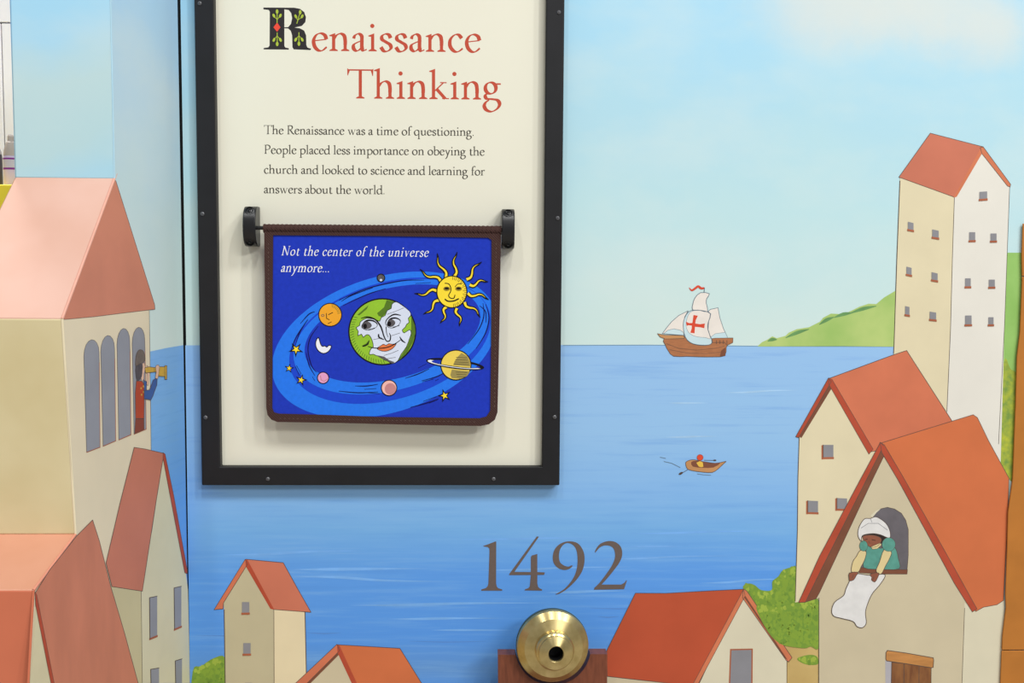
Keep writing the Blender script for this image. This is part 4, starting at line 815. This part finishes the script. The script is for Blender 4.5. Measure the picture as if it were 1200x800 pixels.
def ring(o, pts_o, rx, ry, m, layer, n=40, a0=0, a1=2 * math.pi, cut=.62):
    L = []; R = []
    for k in range(n + 1):
        a_ = a0 + (a1 - a0) * k / n
        for lst, s_ in ((L, 1), (R, cut)):
            x = rx * s_ * math.cos(a_) if s_ == 1 else (rx - 30) * math.cos(a_); y = ry * s_ * math.sin(a_); t = .125
            lst.append((pts_o[0] + x * math.cos(t) - y * math.sin(t), pts_o[1] + x * math.sin(t) + y * math.cos(t)))
    o.strip(FP, ST(L), ST(R), layer, m)
ring(o, (356, 242), 228, 38, PINK, 6, a0=math.pi, a1=2 * math.pi, cut=.55)
o.poly(FP, ST(circ(362, 250, 122, 120, 32)), 6.5, PINK); o.poly(FP, ST(circ(362, 250, 114, 112, 32)), 7, SY)
o.poly(FP, ST([(405, 155), (450, 180), (472, 225), (474, 262), (340, 250), (350, 225), (372, 190)]), 7.2, SYD); o.poly(FP, ST([(330, 285), (472, 300), (450, 335), (400, 358), (330, 352), (318, 330)]), 7.2, SYD)
for y_ in (190, 208, 226, 242, 305, 322, 340): o.line(FP, ST([(345 + abs(y_ - 250) * .3, y_), (465 - abs(y_ - 250) * .3, y_ + 4)]), 7.5, PINK, .45)
SAT = o.build('printed_planet', FLP, label='pale yellow ringed planet')
o = MB(); ring(o, (356, 242), 228, 38, PINK, 7.8, a0=0, a1=math.pi, cut=.45); ring(o, (356, 244), 216, 26, WT, 8.2, a0=.35, a1=math.pi + .45, cut=.8); o.build('ring', SAT)

# ------------------------------------------------------------------ house-shaped block on the left
def L3(px, ref):
    """left counterpart of a point of the side profile: same depth and height, x from the photo"""
    d = ray(px, 400); t = (ref.y - EYE.y) / d.y; return Vector((EYE.x + d.x * t, ref.y, ref.z))
p1 = SIDE.P((134.3, 209.5)); p0 = Vector((p1.x, p1.y, TOP)); p2 = SIDE.P((73.3, 373.5)); p3 = SIDE.P((89, 626)); p4 = SIDE.P((39.5, 691.5)); p5 = SIDE.P((33.5, 800)); p6 = Vector((p5.x, p5.y, 0))
prof = [p0, p1, p2, p3, p4, p5, p6]
lx = [22.3, 23.2, -62, -60, -112, -112, -112]
lprof = [L3(x, p) for x, p in zip(lx, prof)]
BLK = empty('house_shaped_block', (p6.x - .15, -.2, 0), 'tall block on the left shaped and painted as stacked houses with pink sloping roofs', 'display')
RF1 = paint('block_roof_upper', (224, 181, 164), .05, .36, .5, 8, c2=(217, 170, 150)); RF2 = paint('block_roof_lower', (219, 158, 130), .05, .36, .5, 8, c2=(210, 146, 116)); RF3 = paint('block_low_front', (205, 113, 82), .05, .42, .4, 8); CF = paint('block_front_cream', (220, 206, 164), .05, .5, .35, 8, c2=(210, 194, 148))
def slab(name, i, mat_, th=.012, lab=None):
    a, b_, c_, d_2 = prof[i], prof[i + 1], lprof[i + 1], lprof[i]
    if i in (1, 3):
        ext = (a - b_).normalized() * .014; a = a + ext; d_2 = d_2 + ext
    n = (b_ - a).cross(d_2 - a).normalized()
    if n.y > 0: n = -n
    MB().prism3([a, b_, c_, d_2], -n * th, mat_).build(name, BLK, bevel=.002, seg=2, label=lab)
slab('front_panel', 0, SKY_F, lab='sky blue upper front'); slab('roof', 1, RF1, lab='upper pink sloping roof'); slab('front_panel', 2, CF, lab='cream front wall'); slab('roof', 3, RF2, lab='lower pink roof shelf')
m_ = MB(); n = Vector((0, 1, 0)); m_.prism3([p4, p6 * 1.0, lprof[6], lprof[4]], n * .012, RF3).build('front_panel', BLK, bevel=.002, seg=2, label='lowest red front')
back = cor.copy(); back.y = -.0015; q_ = SIDE.P((213.5, 300)); back.x = q_.x
eps = SIDE.n * .0004 - Vector((0, -.0004, 0))
bk0, bk1 = Vector((back.x, back.y, TOP)), Vector((back.x, back.y, 0))
sd = MB(); sd.prism3([p - SIDE.n * .0003 + Vector((0, .0006, 0)) for p in prof[:5] + [p6]] + [bk1 - SIDE.n * .0003, bk0 - SIDE.n * .0003], -SIDE.n * .012, SKY_S); sd.build('side_panel', BLK)
lf = MB(); 
for i in range(6): a, b_ = lprof[i], lprof[i + 1]; lf.face3([a, b_, Vector((b_.x, -.0015, b_.z)), Vector((a.x, -.0015, a.z))], SKY_S if i == 0 else CF)
lf.build('side_panel', BLK)
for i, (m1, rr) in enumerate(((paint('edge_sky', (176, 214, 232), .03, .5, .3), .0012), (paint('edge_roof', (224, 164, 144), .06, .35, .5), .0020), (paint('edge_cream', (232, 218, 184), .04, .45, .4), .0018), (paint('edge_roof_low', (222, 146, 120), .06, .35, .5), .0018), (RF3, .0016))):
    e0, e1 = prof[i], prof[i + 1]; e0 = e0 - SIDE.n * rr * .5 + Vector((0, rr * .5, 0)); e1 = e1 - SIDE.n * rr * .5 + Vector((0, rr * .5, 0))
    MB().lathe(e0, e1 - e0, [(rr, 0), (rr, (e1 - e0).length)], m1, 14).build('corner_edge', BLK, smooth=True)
def proj(P):
    v = P - EYE; c = Vector((v.dot(Vector((ex.x, ex.y, ex.z))), v.dot(ey), v.dot(ez))); return (600 + F * c.x / c.z, 400 + F * c.y / c.z)
def edge_x(P0, P1, y):
    a, b_ = proj(P0), proj(P1); return a[0] + (b_[0] - a[0]) * (y - a[1]) / (b_[1] - a[1])
# paint on the side
SS = SIDE
s = MB(); s.poly(SS, [(175.5, 411.8), (195, 407.6)] + [(edge_x(bk0, bk1, y) - .15, y) for y in (404.3, 806)] + [(176, 806)], 1, SEA_S); s.build('painted_sea', BLK)
MB().poly(SS, [(134.6, 211), (135.6, 212), (181, 357), (181.3, 362.3), (150, 366), (110, 371), (75.5, 374.2), (74, 373)], 3, paint('side_gable_red', (206, 133, 108), .05, scale=12), INK, .5).build('painted_gable', BLK, label='red painted roof end')
TW = paint('side_wall_cream', (228, 214, 184), .04, scale=7)
MB().poly(SS, [(74.5, 374), (110, 371), (150, 366), (174.8, 363.5), (176, 450), (177, 560), (178, 720), (41.5, 800), (34.5, 799), (40.5, 693), (89.6, 627), (83, 540), (77, 440)], 2, TW).line(SS, [(174.8, 364), (176, 450), (177, 540)], 2.5, INK, .5).build('painted_wall', BLK, label='cream painted side wall')
C3 = lambda pts: C(0, 380, 3.6375, pts)
AG = paint('arch_grey', (146, 148, 156), .05)
for (x0, x1, yt, xb0, yb0, xb1, yb1) in ((356, 421, 73, 368, 545, 425, 523), (428, 487, 55, 438, 519, 492, 496), (497, 552, 25, 505, 492, 557, 470), (562, 616, 20, 570, 468, 622, 446)):
    w_ = x1 - x0; pts = [(xb0, yb0), (x0 + 1, yt + 95)]
    for k in range(9):
        a_ = math.pi - math.pi * k / 8; pts.append((x0 + w_ / 2 + w_ / 2 * math.cos(a_), yt + 62 - 62 * math.sin(a_) - 2 * k))
    pts += [(x1 + 1, yt + 90), (xb1, yb1)]
    MB().poly(SS, C3(pts), 4, AG, INK, .4).line(SS, C3([(xb0, yb0), (xb1, yb1)]), 4.6, SILL, .9).line(SS, C3([(x1 + 1, yt + 90), (xb1, yb1)]), 4.6, SILL, .6).build('arch_window', BLK)
# man with the spyglass
MN = lambda pts: C(140, 370, 5.33, pts)
mr = MB(); mr.poly(SS, MN([(103, 405), (140, 408), (150, 430), (152, 540), (150, 642), (98, 642), (96, 480)]), 6, paint('coat_red', (178, 72, 44), .08), INK, .5)
MAN = mr.build('painted_person', BLK, label='painted man in red coat and grey cap looking through a gold spyglass')
MB().poly(SS, MN([(98, 640), (150, 640), (151, 708), (92, 735)]), 6, paint('breeches_brown', (134, 66, 50), .08), INK, .5).build('breeches', MAN)
MB().poly(SS, MN([(138, 300), (152, 290), (158, 318), (156, 340), (150, 360), (150, 392), (136, 412), (130, 380)]), 6.5, paint('skin_pale', (226, 186, 160), .05), INK, .4).build('face', MAN)
MB().poly(SS, MN(smooth_pts([(98, 300), (140, 300), (140, 340), (136, 380), (112, 410), (99, 385)], 2, True)), 7, paint('hair_grey', (82, 76, 80), .15, scale=90)).build('hair', MAN)
MB().poly(SS, MN(smooth_pts([(97, 310), (100, 252), (112, 220), (128, 211), (146, 222), (157, 262), (150, 285), (112, 306)], 3, True)), 7.5, paint('cap_grey', (112, 100, 92), .15, scale=90), INK, .5).build('cap', MAN)
SKP = MATS['skin_pale']; BLU = paint('sleeve_blue', (62, 92, 152), .1)
arm = MB(); arm.poly(SS, MN([(150, 402), (166, 410), (166, 462), (150, 470)]), 6.2, BLU, INK, .5); arm.poly(SS, MN([(150, 466), (184, 462), (208, 400), (232, 386), (230, 430), (205, 500), (192, 525), (150, 518)]), 8, BLU, INK, .6); arm.build('sleeve', MAN)
gd = paint('spyglass_gold', (204, 164, 60), .12, .4, .4, 60)
MB().poly(SS, MN([(155, 324), (180, 318), (215, 322), (245, 317), (280, 318), (280, 310), (293, 311), (293, 397), (280, 396), (280, 378), (242, 376), (240, 350), (215, 350), (160, 356)]), 7.8, gd, INK, .5).line(SS, MN([(280, 318), (280, 378)]), 8.2, INK, .4).line(SS, MN([(215, 322), (215, 350)]), 8.2, INK, .4).build('spyglass', MAN)
MB().poly(SS, MN(smooth_pts([(221, 318), (236, 305), (246, 318), (242, 350), (236, 390), (220, 386), (226, 350)], 2, True)), 8.8, SKP, INK, .4).build('hand', MAN)
MB().poly(SS, MN([(168, 308), (180, 320), (184, 352), (178, 432), (168, 432), (170, 352)]), 6.4, SKP, INK, .3).build('hand', MAN)
bt = MB()
for x, y in ((132, 452), (135, 492), (147, 440), (148, 475)): bt.poly(SS, MN(circ(x, y, 4.5, 7, 8)), 6.6, gd)
bt.build('buttons', MAN)
# painted house beside the corner
g = MB(); g.poly(SS, [(190.5, 536), (217, 666), (219.8, 690), (222.5, 800), (166.3, 800), (165, 692), (178, 620)], 5, paint('side_house_wall', (214, 208, 176), .04, scale=9))
g.poly(SS, [(131, 684), (165.5, 690), (166.3, 800), (160, 800), (128, 690)], 4.9, paint('side_house_side', (200, 190, 150), .04, scale=9)).line(SS, [(165, 692), (166.3, 800)], 5.4, INK, .5)
GH = g.build('painted_house', BLK, label='narrow painted house with steep red roof at the corner')
MB().poly(SS, [(156.7, 524), (170, 526), (191.6, 531), (182, 590), (166.3, 692.5), (130.6, 687), (123.7, 659.5), (140, 590)], 6, paint('side_roof_red', (198, 122, 98), .05, scale=10), INK, .6).build('roof', GH)
MB().poly(SS, [(190.5, 530), (193, 532), (203, 580), (219, 668), (218.8, 672), (216, 671), (199, 582), (190.5, 537)], 6.4, V_RED, INK, .5).build('verge', GH)
for q in ([(635, 437), (668, 430), (668, 598), (637, 612)], [(740, 395), (771, 388), (771, 558), (742, 572)], [(640, 742), (676, 736), (676, 815), (642, 820)], [(745, 706), (774, 697), (774, 805), (747, 812)]):
    window(GH, C(0, 580, 3.6375, q), 'btL', AG, SS, 6.5)
hh = MB(); hh.poly(SS, [(41.5, 705), (62, 806), (34, 806), (36, 780)], 5.2, paint('side_low_gable', (216, 206, 170), .04)); HH = hh.build('painted_house', BLK, label='lowest painted gable under the big red roof')
MB().poly(SS, [(108, 609), (116, 634), (129, 686), (145, 740), (163, 806), (62, 806), (55, 770), (41, 694), (58, 667), (89.5, 627.5)], 6, paint('side_roof_big', (202, 127, 100), .07, scale=7, stretch=(3, 3, 1)), INK, .6).build('roof', HH)
MB().poly(SS, [(40.4, 693), (42.5, 697), (64.5, 808), (60.5, 808), (41, 709)], 6.4, V_RED, INK, .4).build('verge', HH)
MB().poly(SS, [(34, 806), (222.6, 806), (222, 1300), (40, 1400)], 3, GROUND).build('painted_ground', BLK)

# black filler strips, added to stand for the shade inside the gap
gx = WALL.P((214.5, 300)).x
MB().box(gx - .02, gx + .02, .0195, .03, 0, TOP, BLACK).build('gap_shade_1', kind='structure')
MB().box(back.x + .0003, xl - .0003, .004, .018, 0, TOP, BLACK).build('gap_shade_2', kind='structure')

# ------------------------------------------------------------------ brass telescope in its wooden cradle
CY = -.075; CR = atY(CY)
Ac = atY(-.088).P((648, 757.6)); Bc = atY(-.130).P((652.2, 767.4)); axis = Bc - Ac
def brass():
    m, nt, b = base_mat('turned_brass', .32, .5, 1.0)
    b.inputs['Base Color'].default_value = (.70, .50, .18, 1); b.inputs['Anisotropic'].default_value = .85; b.inputs['Anisotropic Rotation'].default_value = .25
    tc = nt.nodes.new('ShaderNodeTexCoord'); n = noise(nt, tc.outputs['Object'], 60, 3)
    nt.links.new(ramp(nt, n, [(.3, (.58, .45, .19, 1)), (.7, (.74, .60, .29, 1))]), b.inputs['Base Color'])
    vs = nt.nodes.new('ShaderNodeVectorMath'); vs.operation = 'SUBTRACT'; nt.links.new(tc.outputs['Object'], vs.inputs[0]); vs.inputs[1].default_value = tuple(Ac - Vector((TL.x, TL.y, TL.z)))
    cr = nt.nodes.new('ShaderNodeVectorMath'); cr.operation = 'CROSS_PRODUCT'; nt.links.new(vs.outputs[0], cr.inputs[0]); cr.inputs[1].default_value = tuple(axis.normalized())
    nm = nt.nodes.new('ShaderNodeVectorMath'); nm.operation = 'NORMALIZE'; nt.links.new(cr.outputs[0], nm.inputs[0])
    nt.links.new(nm.outputs[0], b.inputs['Tangent'])
    return m
TL = Vector((Ac.x, -.08, 0))
TEL = empty('brass_telescope', tuple(TL), 'brass telescope end with a dark eyehole resting in a reddish wooden cradle', 'telescope')
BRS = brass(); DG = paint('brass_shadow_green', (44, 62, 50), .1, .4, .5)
prof_b = [(.034, -.078), (.034, -.018), (.0590, -.018), (.0597, -.010), (.0588, -.009), (.0592, -.003), (.0584, 0), (.0478, .0092), (.0316, .0132), (.0313, .024), (.0300, .0268), (.0272, .0288), (.0268, .0335), (.0135, .0375), (.0124, .0372), (.0116, .034), (.0116, .008)]
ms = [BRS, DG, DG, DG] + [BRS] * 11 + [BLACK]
MB().lathe(Ac, axis, prof_b, ms, 96).build('barrel', TEL, smooth=True)
cw = paint('cradle_wood', (128, 72, 50), .1, .45, .35, 30, stretch=(6, 1, 1), c2=(106, 58, 40)); cwt = cw
ctr = (647.8, 758.0); rn = 44.6
pts = [(583.5, 767), (604.2, 767)]
a0 = math.acos((604.2 - ctr[0]) / rn)
ang0 = math.atan2(767 - ctr[1], 604.2 - ctr[0]); ang1 = math.atan2(766.3 - ctr[1], 691.8 - ctr[0])
for k in range(25):
    a_ = ang0 + (ang1 - ang0) * k / 24; pts.append((ctr[0] + rn * math.cos(a_), ctr[1] + rn * math.sin(a_)))
pts += [(691.8, 766.3), (711.8, 766.3), (710.5, 880), (584.5, 880)]
MB().prism3([CR.P(p) for p in pts], Vector((0, .026, 0)), cw).build('cradle', TEL, bevel=.0009, seg=2)
zc = CR.P((600, 880)).z; xc0, xc1 = CR.P((584.5, 880)).x, CR.P((710.5, 880)).x
MB().box(xc0 - .02, xc1 + .02, -.17, -.012, 0, zc, cw).build('pedestal', TEL, bevel=.002)

# ------------------------------------------------------------------ the room glimpsed past the left edge
YB = 1.1; FB = atY(YB)
CW = paint('cupboard_white', (238, 236, 238), .01, .6, .2); CWG = paint('cupboard_seam_grey', (150, 150, 154), .03)
zl = FB.P((10, 26.5)).z; xs_ = FB.P((3.2, 100)).x; xe_ = FB.P((60, 100)).x
CB = empty('white_cupboard', (xs_, YB + .2, 0), 'tall white cupboard seen past the left edge of the block', 'cupboard')
MB().box(xs_ - .7, xe_ + .4, YB + .02, YB + .5, 0, zl + .5, CWG).build('cabinet_body', CB)
for (x0, x1, z0, z1) in ((xs_ - .65, xs_ - .0016, .1, zl - .002), (xs_ + .0016, xe_ + .35, .1, zl - .002), (xs_ - .65, xe_ + .35, zl + .0016, zl + .48)):
    MB().box(x0, x1, YB, YB + .0195, z0, z1, CW).build('door' if z0 < 1 else 'top_panel', CB, bevel=.001, seg=1)
YC = .55; FC = atY(YC)
zt_ = FC.P((8, 216)).z; xa_, xb_ = FC.P((-120, 216)).x, FC.P((40, 216)).x
YL = paint('counter_yellow', (252, 222, 62), .03, .5, .3)
CT = MB().box(xa_, xb_, YC, YC + .32, 0, zt_, YL).build('yellow_counter', bevel=.003, label='bright yellow counter behind the block at the left edge', cat='counter')
def bottle(name, px, wpx, ytop, ybase, ycap, body, capm, lab, labm=None, dy=.05):
    s_ = atY(YC + dy); b0 = s_.P((px, ybase)); b0.z = zt_ ; w_ = (s_.P((px + wpx, ybase)) - s_.P((px, ybase))).length / 2; H = s_.P((px, ytop)).z - zt_; hc = s_.P((px, ycap)).z - zt_
    r = empty(name, tuple(b0), lab, 'bottle')
    MB().lathe(b0, Vector((0, 0, 1)), [(w_ * .92, 0), (w_, .004), (w_, hc * .92), (w_ * .97, hc), (w_ * .93, hc + .002)], body, 32).build('body', r, smooth=True)
    MB().lathe(b0, Vector((0, 0, 1)), [(w_ * .96, hc + .0022), (w_ * .9, hc + (H - hc) * .3), (w_ * .62, hc + (H - hc) * .65), (w_ * .42, hc + (H - hc) * .72), (w_ * .40, H * .97), (w_ * .3, H)], capm, 24).build('cap', r, smooth=True)
    if labm:
        q = MB(); q.lathe(b0, Vector((0, 0, 1)), [(w_ * 1.012, hc * .55), (w_ * 1.012, hc * .62), (w_ * 1.012, hc * .9), (w_ * 1.012, hc * .96)], [labm[0], labm[1], labm[0]], 32, cap=False); q.build('bottle_label', r, smooth=True)
    return r
bottle('bottle', 14, 18, 158, 214, 184, paint('bottle_lilac', (206, 190, 214), .05, .4), paint('cap_beige', (178, 166, 156), .05, .5), 'lilac bottle with purple label on the yellow counter', (paint('label_purple', (130, 50, 140), .05), paint('label_pale', (196, 190, 200), .05)))
bottle('bottle', -6, 18, 166, 213, 182, paint('bottle_dark', (62, 58, 74), .05, .4), paint('cap_grey2', (160, 156, 160), .05), 'dark bottle beside the lilac one, cut by the left frame edge', dy=.12)
